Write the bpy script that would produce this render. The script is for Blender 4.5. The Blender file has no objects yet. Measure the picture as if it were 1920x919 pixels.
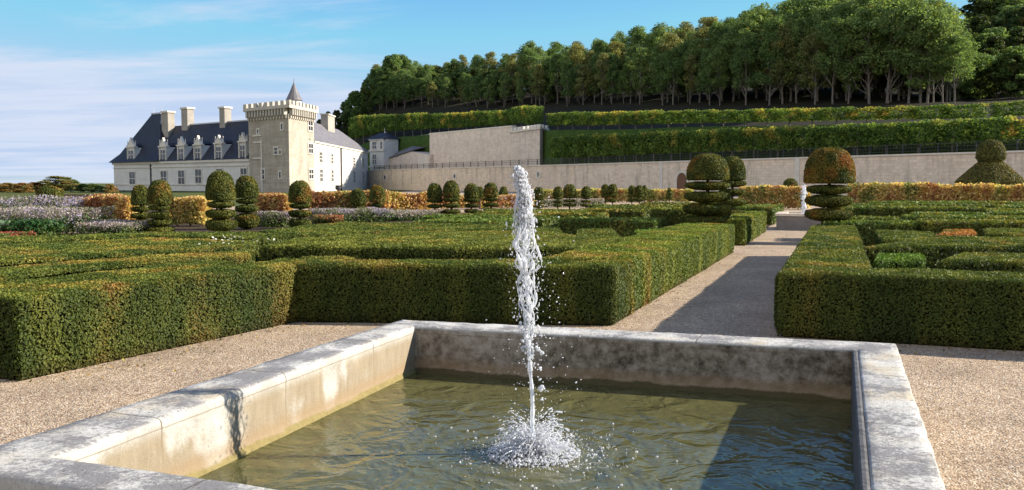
import bpy, math, random
import numpy as np
from mathutils import Vector, Matrix
R = math.radians
sc = bpy.context.scene
COL = sc.collection
rng = np.random.default_rng(7)
random.seed(7)

# ------------------------------------------------------------------ camera
F = 1700.0                       # focal length in pixels of the 1920 px wide photograph
HOR = 343.0
PITCH = math.atan((459.5 - HOR) / F)
CAMH = 1.6
cam = bpy.data.objects.new('camera', bpy.data.cameras.new('camera'))
COL.objects.link(cam)
cam.data.sensor_width = 36; cam.data.lens = 36 * F / 1920
cam.data.clip_end = 6000; cam.data.clip_start = 0.05
cam.location = (0, 0, CAMH); cam.rotation_euler = (math.pi / 2 - PITCH, 0, 0)
sc.camera = cam

# ------------------------------------------------------------------ sky, sun, exposure
SUN_AZ, SUN_EL = 2.5, 25.0      # azimuth measured from +X towards +Y
w = bpy.data.worlds.new('World'); sc.world = w; w.use_nodes = True
nt = w.node_tree; nt.nodes.clear()
def wn(t, **k):
    n = nt.nodes.new(t)
    for a, b in k.items(): setattr(n, a, b)
    return n
sky = wn('ShaderNodeTexSky', sky_type='NISHITA', sun_disc=False)
sky.sun_elevation = R(SUN_EL); sky.sun_rotation = R(90 - SUN_AZ)
sky.air_density = 1.0; sky.dust_density = 0.12; sky.ozone_density = 1.6; sky.altitude = 50
SKY = 0.11
hs = wn('ShaderNodeHueSaturation'); hs.inputs['Saturation'].default_value = 1.25; hs.inputs['Value'].default_value = 1.0
nt.links.new(sky.outputs[0], hs.inputs['Color'])
tc = wn('ShaderNodeTexCoord')
sep = wn('ShaderNodeSeparateXYZ'); nt.links.new(tc.outputs['Generated'], sep.inputs[0])
def wm(op, a, b=None, clamp=False):
    n = wn('ShaderNodeMath', operation=op, use_clamp=clamp)
    for i, v in enumerate((a, b)):
        if v is None: continue
        if isinstance(v, (int, float)): n.inputs[i].default_value = v
        else: nt.links.new(v, n.inputs[i])
    return n.outputs[0]
# flat cloud deck: the direction meets a horizontal layer
zz = wm('ADD', wm('MAXIMUM', sep.outputs[2], 0.0), 0.06)
cx_ = wm('DIVIDE', sep.outputs[0], zz); cy_ = wm('DIVIDE', sep.outputs[1], zz)
comb = wn('ShaderNodeCombineXYZ'); nt.links.new(cx_, comb.inputs[0]); nt.links.new(cy_, comb.inputs[1])
mp = wn('ShaderNodeMapping'); mp.inputs['Rotation'].default_value = (0, 0, R(-20)); mp.inputs['Scale'].default_value = (0.42, 1.0, 1)
nt.links.new(comb.outputs[0], mp.inputs[0])
n1 = wn('ShaderNodeTexNoise'); n1.inputs['Scale'].default_value = 1.1; n1.inputs['Detail'].default_value = 9; n1.inputs['Roughness'].default_value = 0.62; n1.inputs['Distortion'].default_value = 0.5
nt.links.new(mp.outputs[0], n1.inputs['Vector'])
mp2 = wn('ShaderNodeMapping'); mp2.inputs['Rotation'].default_value = (0, 0, R(8)); mp2.inputs['Scale'].default_value = (0.16, 0.45, 1); mp2.inputs['Location'].default_value = (3.1, 1.7, 0)
nt.links.new(comb.outputs[0], mp2.inputs[0])
n2 = wn('ShaderNodeTexNoise'); n2.inputs['Scale'].default_value = 1.0; n2.inputs['Detail'].default_value = 4
nt.links.new(mp2.outputs[0], n2.inputs['Vector'])
cov = wm('ADD', wm('MULTIPLY', n1.outputs[0], 0.95), wm('MULTIPLY', n2.outputs[0], 0.35))
# cloud is thicker to the left (x/y small), absent to the right and overhead
az = wm('DIVIDE', sep.outputs[0], wm('MAXIMUM', sep.outputs[1], 0.05))
mr = wn('ShaderNodeMapRange', clamp=True); mr.interpolation_type = 'SMOOTHSTEP'
mr.inputs[1].default_value = -0.22; mr.inputs[2].default_value = 0.06; mr.inputs[3].default_value = 0.07; mr.inputs[4].default_value = -0.17
nt.links.new(az, mr.inputs[0])
el = wn('ShaderNodeMapRange', clamp=True); el.inputs[1].default_value = 0.10; el.inputs[2].default_value = 0.26; el.inputs[3].default_value = 0.05; el.inputs[4].default_value = -0.13
nt.links.new(sep.outputs[2], el.inputs[0])
bk = wn('ShaderNodeMapRange', clamp=True); bk.interpolation_type = 'SMOOTHSTEP'
for i_, v_ in enumerate((0.05, -0.25, 0.0, 1.0)): bk.inputs[i_ + 1].default_value = v_
nt.links.new(sep.outputs[1], bk.inputs[0])
cov2 = wm('ADD', wm('ADD', wm('ADD', cov, mr.outputs[0]), el.outputs[0]), wm('MULTIPLY', bk.outputs[0], 0.22))
ccol = wn('ShaderNodeMixRGB'); nt.links.new(bk.outputs[0], ccol.inputs[0]); ccol.inputs[1].default_value = (3.0, 3.3, 3.95, 1); ccol.inputs[2].default_value = (6.6, 6.2, 5.7, 1)  # second colour: bright unseen cloud added behind the camera as warm fill
cl = wn('ShaderNodeMapRange', clamp=True); cl.interpolation_type = 'SMOOTHSTEP'
cl.inputs[1].default_value = 0.58; cl.inputs[2].default_value = 0.86; cl.inputs[3].default_value = 0.0; cl.inputs[4].default_value = 0.86
nt.links.new(cov2, cl.inputs[0])
mixc = wn('ShaderNodeMixRGB'); nt.links.new(cl.outputs[0], mixc.inputs[0])
tint = wn('ShaderNodeMixRGB', blend_type='MULTIPLY'); tint.inputs[0].default_value = 1; tint.inputs[2].default_value = (0.58, 0.76, 0.98, 1)
nt.links.new(hs.outputs[0], tint.inputs[1])
cap = wn('ShaderNodeMixRGB', blend_type='DARKEN'); cap.inputs[0].default_value = 1; cap.inputs[2].default_value = (2.15, 2.75, 3.75, 1)
nt.links.new(tint.outputs[0], cap.inputs[1])
nt.links.new(cap.outputs[0], mixc.inputs[1]); nt.links.new(ccol.outputs[0], mixc.inputs[2])
bg = wn('ShaderNodeBackground'); bg.inputs[1].default_value = SKY
nt.links.new(mixc.outputs[0], bg.inputs[0])
wo = wn('ShaderNodeOutputWorld'); nt.links.new(bg.outputs[0], wo.inputs[0])

sun = bpy.data.objects.new('sun', bpy.data.lights.new('sun', 'SUN')); COL.objects.link(sun)
sun.data.energy = 5.0; sun.data.angle = R(0.5); sun.data.color = (1.0, 0.92, 0.80)
sd = Vector((math.cos(R(SUN_AZ)) * math.cos(R(SUN_EL)), math.sin(R(SUN_AZ)) * math.cos(R(SUN_EL)), math.sin(R(SUN_EL))))
sun.rotation_euler = sd.to_track_quat('Z', 'Y').to_euler()
sc.view_settings.view_transform = 'Standard'; sc.view_settings.look = 'None'
sc.view_settings.gamma = 1; sc.view_settings.use_curve_mapping = False
sc.view_settings.exposure = 1.1
sc.cycles.max_bounces = 6; sc.cycles.diffuse_bounces = 3; sc.cycles.glossy_bounces = 3
sc.cycles.transparent_max_bounces = 12; sc.cycles.transmission_bounces = 4
sc.cycles.caustics_reflective = False; sc.cycles.caustics_refractive = False

# ------------------------------------------------------------------ measuring: photo sight lines to world points
def ray(px, py):
    a = (px - 960) / F; b = (459.5 - py) / F
    return np.array([a, math.cos(PITCH) + b * math.sin(PITCH), -math.sin(PITCH) + b * math.cos(PITCH)])
def G(px, py, z=0.0):
    d = ray(px, py); t = (z - CAMH) / d[2]
    return np.array([d[0] * t, d[1] * t, z])
def At(px, py, Y):
    d = ray(px, py); t = Y / d[1]
    return np.array([d[0] * t, Y, CAMH + d[2] * t])
def to_px(p):
    x, y, z = p[0], p[1], p[2] - CAMH
    dep = y * math.cos(PITCH) - z * math.sin(PITCH); up = y * math.sin(PITCH) + z * math.cos(PITCH)
    return 960 + F * x / dep, 459.5 - F * up / dep
YAW = R(20.0)
PV = np.array([math.sin(YAW), math.cos(YAW)]); RV = np.array([math.cos(YAW), -math.sin(YAW)])
def garden(ac, al, z=0.0):
    q = RV * ac + PV * al
    return np.array([q[0], q[1], z])

# ------------------------------------------------------------------ noise
def _hash(ix, iy, iz, seed):
    h = (ix * 374761393 + iy * 668265263 + iz * 2147483647 + seed * 974634777) & 0xFFFFFFFF
    h = ((h ^ (h >> 13)) * 1274126177) & 0xFFFFFFFF
    return ((h ^ (h >> 16)) & 0xFFFF) / 65535.0
def vnoise(P, s, seed=0):
    Q = np.asarray(P, float) / s; I = np.floor(Q).astype(np.int64); f = Q - I; f = f * f * (3 - 2 * f)
    out = 0
    for dx in (0, 1):
        for dy in (0, 1):
            for dz in (0, 1):
                wgt = (f[:, 0] if dx else 1 - f[:, 0]) * (f[:, 1] if dy else 1 - f[:, 1]) * (f[:, 2] if dz else 1 - f[:, 2])
                out = out + wgt * _hash(I[:, 0] + dx, I[:, 1] + dy, I[:, 2] + dz, seed)
    return out
def fbm(P, s, seed=0, o=3):
    t = 0; a = 0.5; tot = 0
    for i in range(o):
        t = t + a * vnoise(P, s / 2 ** i, seed + i * 17); tot += a; a *= 0.5
    return t / tot

# ------------------------------------------------------------------ mesh accumulation
class MB:
    def __init__(s): s.v = []; s.q = []; s.t = []; s.c = []; s.n = 0; s.qm = []; s.tm = []
    def add(s, V, quads=None, tris=None, col=(0.5, 0.5, 0.5), mat=0):
        V = np.asarray(V, float).reshape(-1, 3); k = len(V)
        s.v.append(V)
        c = np.asarray(col, float)
        if c.ndim == 1: c = np.tile(c[:3], (k, 1))
        s.c.append(c[:, :3])
        if quads is not None and len(quads):
            q = np.asarray(quads, int).reshape(-1, 4) + s.n; s.q.append(q); s.qm.append(np.full(len(q), mat))
        if tris is not None and len(tris):
            t = np.asarray(tris, int).reshape(-1, 3) + s.n; s.t.append(t); s.tm.append(np.full(len(t), mat))
        s.n += k
    def box(s, c, dx, dy, dz, u=(1, 0), col=(.5, .5, .5), mat=0, taper=1.0):
        """box with its base centre at c, dx along the horizontal direction u"""
        u = np.array(u, float); u = u / np.linalg.norm(u); n = np.array([-u[1], u[0]])
        V = []
        for zz_, k in ((0, 1.0), (dz, taper)):
            for a, b in ((-1, -1), (1, -1), (1, 1), (-1, 1)):
                q = u * a * dx / 2 * k + n * b * dy / 2 * k
                V.append([c[0] + q[0], c[1] + q[1], c[2] + zz_])
        s.add(V, [[3, 2, 1, 0], [4, 5, 6, 7], [0, 1, 5, 4], [1, 2, 6, 5], [2, 3, 7, 6], [3, 0, 4, 7]], col=col, mat=mat)
    def prism(s, poly, z0, z1, col=(.5, .5, .5), mat=0, bottom=True):
        n = len(poly); V = [[p[0], p[1], z0] for p in poly] + [[p[0], p[1], z1] for p in poly]
        s.add(V, [[i, (i + 1) % n, n + (i + 1) % n, n + i] for i in range(n)], [[n, n + i, n + i + 1] for i in range(1, n - 1)], col=col, mat=mat)
    def tube(s, pts, rad, seg=8, col=(.5, .5, .5), mat=0, cap=True):
        pts = np.asarray(pts, float); n = len(pts); rad = np.broadcast_to(np.asarray(rad, float), (n,)) if np.ndim(rad) < 2 else rad
        V = []; ref = np.array([0.31, 0.77, 0.21])
        for i in range(n):
            d = pts[min(i + 1, n - 1)] - pts[max(i - 1, 0)]; d = d / (np.linalg.norm(d) + 1e-9)
            a = np.cross(d, ref); a /= np.linalg.norm(a); b = np.cross(d, a)
            for k in range(seg):
                t = 2 * math.pi * k / seg
                V.append(pts[i] + (a * math.cos(t) + b * math.sin(t)) * rad[i])
        Q = [[i * seg + k, i * seg + (k + 1) % seg, (i + 1) * seg + (k + 1) % seg, (i + 1) * seg + k] for i in range(n - 1) for k in range(seg)]
        T = []
        if cap:
            for base in (0, (n - 1) * seg):
                T += [[base, base + k, base + k + 1] for k in range(1, seg - 1)]
        s.add(V, Q, T, col=col, mat=mat)
    def lathe(s, c, prof, seg=16, col=(.5, .5, .5), mat=0, wob=0.0):
        V = []; n = len(prof)
        for (r, z) in prof:
            for k in range(seg):
                t = 2 * math.pi * k / seg; rr = r * (1 + wob * random.uniform(-1, 1))
                V.append([c[0] + rr * math.cos(t), c[1] + rr * math.sin(t), c[2] + z])
        Q = [[i * seg + k, i * seg + (k + 1) % seg, (i + 1) * seg + (k + 1) % seg, (i + 1) * seg + k] for i in range(n - 1) for k in range(seg)]
        s.add(V, Q, col=col, mat=mat)
    def cards(s, P, N, a, b, col, tilt=0.8, mat=0):
        """one small leaf (a diamond) at every point of P, facing N with random tilt"""
        k = len(P)
        if k == 0: return
        n = N + tilt * rng.normal(size=(k, 3)); n /= np.linalg.norm(n, axis=1)[:, None] + 1e-9
        t = rng.normal(size=(k, 3)); t -= n * (t * n).sum(1)[:, None]; t /= np.linalg.norm(t, axis=1)[:, None] + 1e-9
        b_ = np.cross(n, t); sz = rng.uniform(0.65, 1.35, k)[:, None]
        V = np.empty((k, 4, 3)); V[:, 0] = P - t * a * sz; V[:, 1] = P + b_ * b * sz + n * b * .25; V[:, 2] = P + t * a * sz; V[:, 3] = P - b_ * b * sz + n * b * .25
        s.add(V.reshape(-1, 3), np.arange(4 * k).reshape(k, 4), col=np.repeat(col, 4, axis=0), mat=mat)
    def build(s, name, mats, parent=None, smooth=False, origin=None):
        V = np.concatenate(s.v) if s.v else np.zeros((0, 3)); C = np.concatenate(s.c)
        if origin is not None: V = V - np.asarray(origin, float)
        q = np.concatenate(s.q) if s.q else np.zeros((0, 4), int); t = np.concatenate(s.t) if s.t else np.zeros((0, 3), int)
        me = bpy.data.meshes.new(name)
        me.vertices.add(len(V)); me.vertices.foreach_set('co', V.ravel())
        nl = 4 * len(q) + 3 * len(t); me.loops.add(nl)
        me.loops.foreach_set('vertex_index', np.concatenate([q.ravel(), t.ravel()]).astype(np.int32))
        me.polygons.add(len(q) + len(t))
        st = np.concatenate([np.arange(len(q)) * 4, 4 * len(q) + np.arange(len(t)) * 3]).astype(np.int32)
        me.polygons.foreach_set('loop_start', st)
        mi = np.concatenate((s.qm if s.qm else []) + (s.tm if s.tm else [])).astype(np.int32)
        if not isinstance(mats, (list, tuple)): mats = [mats]
        for m in mats: me.materials.append(m)
        me.polygons.foreach_set('material_index', mi)
        me.polygons.foreach_set('use_smooth', np.full(len(q) + len(t), bool(smooth)))
        me.update(calc_edges=True)
        at = me.color_attributes.new('tint', 'FLOAT_COLOR', 'POINT')
        at.data.foreach_set('color', np.concatenate([C, np.ones((len(C), 1))], 1).ravel().astype(np.float32))
        me.validate()
        o = bpy.data.objects.new(name, me); COL.objects.link(o)
        if parent is not None: o.parent = parent
        if origin is not None: o.location = [float(x) for x in origin]
        return o
def tag(o, label=None, cat=None, group=None, kind=None):
    if label: o['label'] = label
    if cat: o['category'] = cat
    if group: o['group'] = group
    if kind: o['kind'] = kind
    return o
def thing(name, loc, label, cat, group=None):
    o = bpy.data.objects.new(name, None); COL.objects.link(o); o.location = [float(v) for v in loc]
    o.empty_display_size = 0.2
    return tag(o, label, cat, group)
def copy_thing(src, loc, rz=0.0, sc_=(1, 1, 1), label=None, group=None):
    c = src.copy(); COL.objects.link(c); c.location = [float(v) for v in loc]; c.rotation_euler = (0, 0, rz); c.scale = sc_
    if label: c['label'] = label
    if group: c['group'] = group
    for ch in list(src.children):
        d = ch.copy(); COL.objects.link(d); d.parent = c
        for g in list(ch.children):
            e = g.copy(); COL.objects.link(e); e.parent = d
    return c

# ------------------------------------------------------------------ materials
def newmat(name):
    m = bpy.data.materials.new(name); m.use_nodes = True
    t = m.node_tree; t.nodes.clear()
    out = t.nodes.new('ShaderNodeOutputMaterial')
    return m, t, out
class NT:
    def __init__(s, t): s.t = t
    def n(s, ty, **k):
        n = s.t.nodes.new(ty)
        for a, b in k.items(): setattr(n, a, b)
        return n
    def l(s, a, b): s.t.links.new(a, b)
    def noise(s, vec, scale, detail=4, rough=0.55, dist=0.0):
        n = s.n('ShaderNodeTexNoise'); n.inputs['Scale'].default_value = scale; n.inputs['Detail'].default_value = detail
        n.inputs['Roughness'].default_value = rough; n.inputs['Distortion'].default_value = dist
        if vec is not None: s.l(vec, n.inputs['Vector'])
        return n.outputs[0]
    def ramp(s, fac, stops, interp='LINEAR'):
        n = s.n('ShaderNodeValToRGB'); n.color_ramp.interpolation = interp
        e = n.color_ramp.elements
        while len(e) < len(stops): e.new(0.5)
        for x, (p, c) in zip(e, stops):
            x.position = p; x.color = (*c, 1) if len(c) == 3 else c
        s.l(fac, n.inputs[0]); return n.outputs[0]
    def mix(s, fac, a, b, mode='MIX'):
        n = s.n('ShaderNodeMixRGB', blend_type=mode)
        for i, v in enumerate((fac, a, b)):
            if isinstance(v, (int, float)): n.inputs[i].default_value = v
            elif isinstance(v, tuple): n.inputs[i].default_value = (*v, 1)
            else: s.l(v, n.inputs[i])
        return n.outputs[0]
    def math(s, op, a, b=None, clamp=False):
        n = s.n('ShaderNodeMath', operation=op, use_clamp=clamp)
        for i, v in enumerate((a, b)):
            if v is None: continue
            if isinstance(v, (int, float)): n.inputs[i].default_value = v
            else: s.l(v, n.inputs[i])
        return n.outputs[0]
    def mapr(s, v, a, b, c=0.0, d=1.0, smooth=True):
        n = s.n('ShaderNodeMapRange', clamp=True)
        if smooth: n.interpolation_type = 'SMOOTHSTEP'
        for i, x in enumerate((a, b, c, d)): n.inputs[i + 1].default_value = x
        s.l(v, n.inputs[0]); return n.outputs[0]
    def bump(s, h, strength=0.5, dist=0.01):
        n = s.n('ShaderNodeBump'); n.inputs['Strength'].default_value = strength; n.inputs['Distance'].default_value = dist
        s.l(h, n.inputs['Height']); return n.outputs[0]
    def prin(s, color, rough=0.8, spec=0.3, normal=None):
        p = s.n('ShaderNodeBsdfPrincipled')
        if isinstance(color, tuple): p.inputs['Base Color'].default_value = (*color, 1)
        else: s.l(color, p.inputs['Base Color'])
        if isinstance(rough, (int, float)): p.inputs['Roughness'].default_value = rough
        else: s.l(rough, p.inputs['Roughness'])
        p.inputs['Specular IOR Level'].default_value = spec
        if normal is not None: s.l(normal, p.inputs['Normal'])
        return p
    def obj(s): return s.n('ShaderNodeTexCoord').outputs['Object']
    def pos(s): return s.n('ShaderNodeNewGeometry').outputs['Position']
    def scaled(s, v, sx, sy, sz, rz=0.0):
        m = s.n('ShaderNodeMapping'); m.inputs['Scale'].default_value = (sx, sy, sz); m.inputs['Rotation'].default_value = (0, 0, rz)
        s.l(v, m.inputs[0]); return m.outputs[0]

def mat_leaf(name, transl=0.25, gain=1.0, rough=0.6):
    m, t, out = newmat(name); k = NT(t)
    a = k.n('ShaderNodeAttribute', attribute_name='tint')
    col = a.outputs['Color']
    if gain != 1.0: col = k.mix(1.0, col, (gain, gain, gain), 'MULTIPLY')
    p = k.prin(col, rough, 0.18)
    tr = k.n('ShaderNodeBsdfTranslucent'); k.l(k.mix(1.0, col, (1.15, 1.1, 0.6), 'MULTIPLY'), tr.inputs[0])
    mx = k.n('ShaderNodeMixShader'); mx.inputs[0].default_value = transl
    k.l(p.outputs[0], mx.inputs[1]); k.l(tr.outputs[0], mx.inputs[2]); k.l(mx.outputs[0], out.inputs[0])
    return m
LEAF = mat_leaf('leaf'); TREELEAF = mat_leaf('tree_leaf', 0.5, 1.25); PETAL = mat_leaf('petal', 0.3)

def mat_core(name):                                   # dense twiggy inside of a clipped plant
    m, t, out = newmat(name); k = NT(t)
    a = k.n('ShaderNodeAttribute', attribute_name='tint').outputs['Color']
    p_ = k.pos()
    n = k.noise(p_, 26, 5, 0.7)
    c = k.mix(1.0, a, k.ramp(n, [(0.3, (0.35, 0.35, 0.35)), (0.7, (1.5, 1.5, 1.4))]), 'MULTIPLY')
    p = k.prin(c, 0.85, 0.1, k.bump(n, 1.0, 0.06)); k.l(p.outputs[0], out.inputs[0]); return m
CORE = mat_core('clipped_core')

def mat_gravel():
    m, t, out = newmat('gravel'); k = NT(t); o = k.obj()
    v = k.n('ShaderNodeTexVoronoi'); v.inputs['Scale'].default_value = 75; k.l(o, v.inputs['Vector'])
    v2 = k.n('ShaderNodeTexVoronoi'); v2.inputs['Scale'].default_value = 24; k.l(o, v2.inputs['Vector'])
    hue = k.n('ShaderNodeSeparateColor'); k.l(v.outputs['Color'], hue.inputs[0])
    stones = k.ramp(hue.outputs[0], [(0.0, (0.22, 0.145, 0.095)), (0.2, (0.42, 0.295, 0.20)), (0.55, (0.53, 0.405, 0.275)), (0.85, (0.61, 0.485, 0.35)), (1.0, (0.76, 0.67, 0.57))])
    crack = k.mapr(v.outputs['Distance'], 0.3, 0.8, 1.0, 0.68)
    c = k.mix(1.0, stones, crack, 'MULTIPLY')
    big = k.noise(o, 1.1, 5, 0.6)
    c = k.mix(1.0, c, k.ramp(big, [(0.28, (0.72, 0.71, 0.70)), (0.7, (1.10, 1.08, 1.04))]), 'MULTIPLY')
    mid = k.noise(o, 9, 4, 0.6)
    c = k.mix(1.0, c, k.ramp(mid, [(0.3, (0.82, 0.81, 0.80)), (0.65, (1.08, 1.08, 1.06))]), 'MULTIPLY')
    h = k.math('ADD', k.math('MULTIPLY', v.outputs['Distance'], -1.0), k.math('MULTIPLY', v2.outputs['Distance'], -0.8))
    h = k.math('ADD', h, k.math('MULTIPLY', mid, 1.2))
    p = k.prin(c, 0.9, 0.15, k.bump(h, 0.55, 0.014)); k.l(p.outputs[0], out.inputs[0]); return m
GRAVEL = mat_gravel()

def mat_soil(name, c1, c2, scale=6):
    m, t, out = newmat(name); k = NT(t); o = k.obj(); n = k.noise(o, scale, 6, 0.65)
    p = k.prin(k.ramp(n, [(0.3, c1), (0.7, c2)]), 0.95, 0.1, k.bump(n, 0.8, 0.03)); k.l(p.outputs[0], out.inputs[0]); return m
SHADE_SOIL = mat_soil('shade_soil', (0.035, 0.024, 0.014), (0.085, 0.06, 0.035), 9)
GRASS = mat_soil('meadow', (0.045, 0.055, 0.012), (0.11, 0.12, 0.03), 0.6)
LITTER = mat_soil('leaf_litter', (0.016, 0.015, 0.009), (0.038, 0.034, 0.018), 0.5)
BANK = mat_soil('bank_grass', (0.03, 0.06, 0.012), (0.06, 0.10, 0.02), 0.8)

def mat_basin():
    m, t, out = newmat('weathered_limestone'); k = NT(t); o = k.obj()
    geo = k.n('ShaderNodeNewGeometry'); sp = k.n('ShaderNodeSeparateXYZ'); k.l(geo.outputs['Position'], sp.inputs[0])
    nz = k.n('ShaderNodeSeparateXYZ'); k.l(geo.outputs['Normal'], nz.inputs[0])
    part = k.n('ShaderNodeAttribute', attribute_name='tint'); ps = k.n('ShaderNodeSeparateColor'); k.l(part.outputs['Color'], ps.inputs[0])
    # the builder marks the shaded, algae-black inner face in red, the sun-bleached inner face in green, and the lichened front slab in blue
    base = k.ramp(k.noise(o, 5.5, 7, 0.65), [(0.25, (0.34, 0.315, 0.265)), (0.5, (0.455, 0.435, 0.385)), (0.75, (0.55, 0.535, 0.49))])
    fine = k.noise(o, 60, 5, 0.7)
    base = k.mix(0.8, base, k.ramp(fine, [(0.3, (0.72, 0.72, 0.72)), (0.6, (1.03, 1.03, 1.03))]), 'MULTIPLY')
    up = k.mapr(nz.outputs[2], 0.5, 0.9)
    base = k.mix(up, base, k.mix(1.0, base, (1.25, 1.25, 1.26), 'MULTIPLY'))  # upward faces lightened in colour to make up for the low sun
    # ochre patches on the slab tops
    och = k.math('MULTIPLY', k.mapr(k.noise(k.scaled(o, 1, 1, 1), 1.9, 4, 0.6), 0.5, 0.68), up)
    base = k.mix(k.math('MULTIPLY', och, 0.75), base, (0.50, 0.41, 0.27))
    # grey-black lichen, fine specks gathered into patches
    patch = k.noise(o, 3.0, 5, 0.65)
    speck = k.noise(k.scaled(o, 1.0, 1.25, 1.0, YAW), 44, 8, 0.8)
    amt = k.math('ADD', k.math('MULTIPLY', patch, 0.62), k.math('MULTIPLY', speck, 0.62))
    amt = k.math('ADD', amt, k.math('MULTIPLY', ps.outputs[2], 0.045))
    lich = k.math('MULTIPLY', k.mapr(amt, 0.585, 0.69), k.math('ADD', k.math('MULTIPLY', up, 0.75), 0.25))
    base = k.mix(k.math('MULTIPLY', lich, 0.85), base, k.mix(speck, (0.07, 0.065, 0.065), (0.26, 0.25, 0.25)))
    pit = k.math('MULTIPLY', k.mapr(k.noise(o, 58, 3, 0.6), 0.60, 0.68), k.math('ADD', k.math('MULTIPLY', up, 0.55), 0.22)); base = k.mix(pit, base, (0.09, 0.082, 0.07))
    rot = k.n('ShaderNodeSeparateXYZ'); k.l(k.scaled(o, 1, 1, 1, YAW), rot.inputs[0]); jw = k.math('MULTIPLY', k.math('SUBTRACT', k.noise(o, 9, 4), 0.5), 0.05)
    def jl(axis, at_): return k.math('LESS_THAN', k.math('ABSOLUTE', k.math('SUBTRACT', k.math('ADD', axis, jw), at_)), 0.006)
    side = k.math('MULTIPLY', k.math('GREATER_THAN', rot.outputs[1], 3.15), k.math('LESS_THAN', rot.outputs[1], 6.75))
    ja = k.math('MULTIPLY', k.math('MAXIMUM', k.math('MAXIMUM', jl(rot.outputs[1], 3.62), jl(rot.outputs[1], 4.75)), jl(rot.outputs[1], 5.95)), side)
    jb_ = k.math('MULTIPLY', k.math('MAXIMUM', jl(rot.outputs[0], -2.35), jl(rot.outputs[0], -1.0)), k.math('SUBTRACT', 1.0, side))
    base = k.mix(k.math('MULTIPLY', k.math('MAXIMUM', ja, jb_), 0.75), base, (0.10, 0.085, 0.065))
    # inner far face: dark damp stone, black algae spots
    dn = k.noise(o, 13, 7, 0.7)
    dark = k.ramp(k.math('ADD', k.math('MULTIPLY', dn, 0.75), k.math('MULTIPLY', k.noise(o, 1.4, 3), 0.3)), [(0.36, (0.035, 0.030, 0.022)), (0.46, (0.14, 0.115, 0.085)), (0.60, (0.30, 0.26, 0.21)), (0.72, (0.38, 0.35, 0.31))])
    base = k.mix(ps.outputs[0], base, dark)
    # bleached face: brown run-off stain in the middle
    on = k.noise(o, 3.2, 6, 0.65); stm = k.mapr(k.math('ADD', k.noise(k.scaled(o, 1.2, 1.2, 0.5), 1.6, 3), k.math('MULTIPLY', on, 0.35)), 0.55, 0.67)
    hmask = k.mapr(sp.outputs[2], 0.40, 0.30)
    stc = k.mix(k.noise(k.scaled(o, 6, 6, 1.5), 3.5, 5, 0.7), (0.16, 0.118, 0.068), (0.35, 0.285, 0.19))
    base = k.mix(k.math('MULTIPLY', k.math('MULTIPLY', stm, hmask), k.math('MULTIPLY', ps.outputs[1], 0.9)), base, stc)
    # water line: brown band, then ochre algae crust
    wob = k.math('ADD', sp.outputs[2], k.math('MULTIPLY', k.math('SUBTRACT', on, 0.5), 0.10))
    ins = k.math('ADD', ps.outputs[0], ps.outputs[1], True)
    b1 = k.math('MULTIPLY', k.mapr(wob, 0.19, 0.11), ins)
    base = k.mix(k.math('MULTIPLY', b1, 0.6), base, (0.27, 0.185, 0.10))
    b2 = k.math('MULTIPLY', k.mapr(wob, 0.085, 0.065), ins)
    alg = k.mix(k.noise(o, 22, 5, 0.7), (0.09, 0.066, 0.018), (0.33, 0.27, 0.11))
    base = k.mix(k.math('MULTIPLY', b2, 0.9), base, k.mix(ps.outputs[0], alg, (0.06, 0.05, 0.02)))
    # chiselled line under the lip
    gr = k.math('MULTIPLY', k.math('LESS_THAN', k.math('ABSOLUTE', k.math('SUBTRACT', k.math('ADD', sp.outputs[2], k.math('MULTIPLY', on, 0.012)), 0.372)), 0.0035), ins)
    base = k.mix(k.math('MULTIPLY', gr, 0.55), base, (0.16, 0.12, 0.07))
    hgt = k.math('ADD', k.math('MULTIPLY', fine, 0.5), k.math('MULTIPLY', speck, 0.8))
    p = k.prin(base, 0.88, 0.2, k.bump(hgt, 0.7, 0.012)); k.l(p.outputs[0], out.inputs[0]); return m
BASIN = mat_basin()

def mat_water():
    m, t, out = newmat('pond_water'); k = NT(t); o = k.obj()
    dist = k.n('ShaderNodeVectorMath', operation='DISTANCE'); k.l(o, dist.inputs[0]); dist.inputs[1].default_value = (0, 0, 0)
    r = dist.outputs['Value']
    ring = k.math('SINE', k.math('MULTIPLY', k.math('ADD', r, k.math('MULTIPLY', k.noise(o, 5, 3), 0.12)), 42))
    ring = k.math('MULTIPLY', ring, k.mapr(r, 0.2, 1.2, 0.10, 0.0))
    big = k.noise(k.scaled(o, 1.15, 1.0, 1, R(25)), 2.6, 3, 0.5, 0.9)
    sm = k.noise(k.scaled(o, 1.2, 1, 1), 8, 2, 0.5, 0.6)
    h = k.math('ADD', k.math('ADD', k.math('MULTIPLY', big, 1.5), k.math('MULTIPLY', sm, 0.32)), ring)
    nrm = k.bump(h, 1.0, 0.032)
    fr = k.n('ShaderNodeFresnel'); fr.inputs[0].default_value = 1.33; k.l(nrm, fr.inputs['Normal'])
    gl = k.n('ShaderNodeBsdfGlossy'); gl.inputs['Roughness'].default_value = 0.02; k.l(nrm, gl.inputs['Normal'])
    tr = k.n('ShaderNodeBsdfTransparent'); tr.inputs[0].default_value = (0.82, 0.74, 0.36, 1)
    df = k.n('ShaderNodeBsdfDiffuse'); df.inputs[0].default_value = (0.155, 0.148, 0.056, 1); k.l(nrm, df.inputs['Normal'])
    m1 = k.n('ShaderNodeMixShader'); m1.inputs[0].default_value = 0.58; k.l(tr.outputs[0], m1.inputs[1]); k.l(df.outputs[0], m1.inputs[2])
    m2 = k.n('ShaderNodeMixShader'); k.l(fr.outputs[0], m2.inputs[0]); k.l(m1.outputs[0], m2.inputs[1]); k.l(gl.outputs[0], m2.inputs[2])
    k.l(m2.outputs[0], out.inputs[0]); return m
WATER = mat_water()
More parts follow.
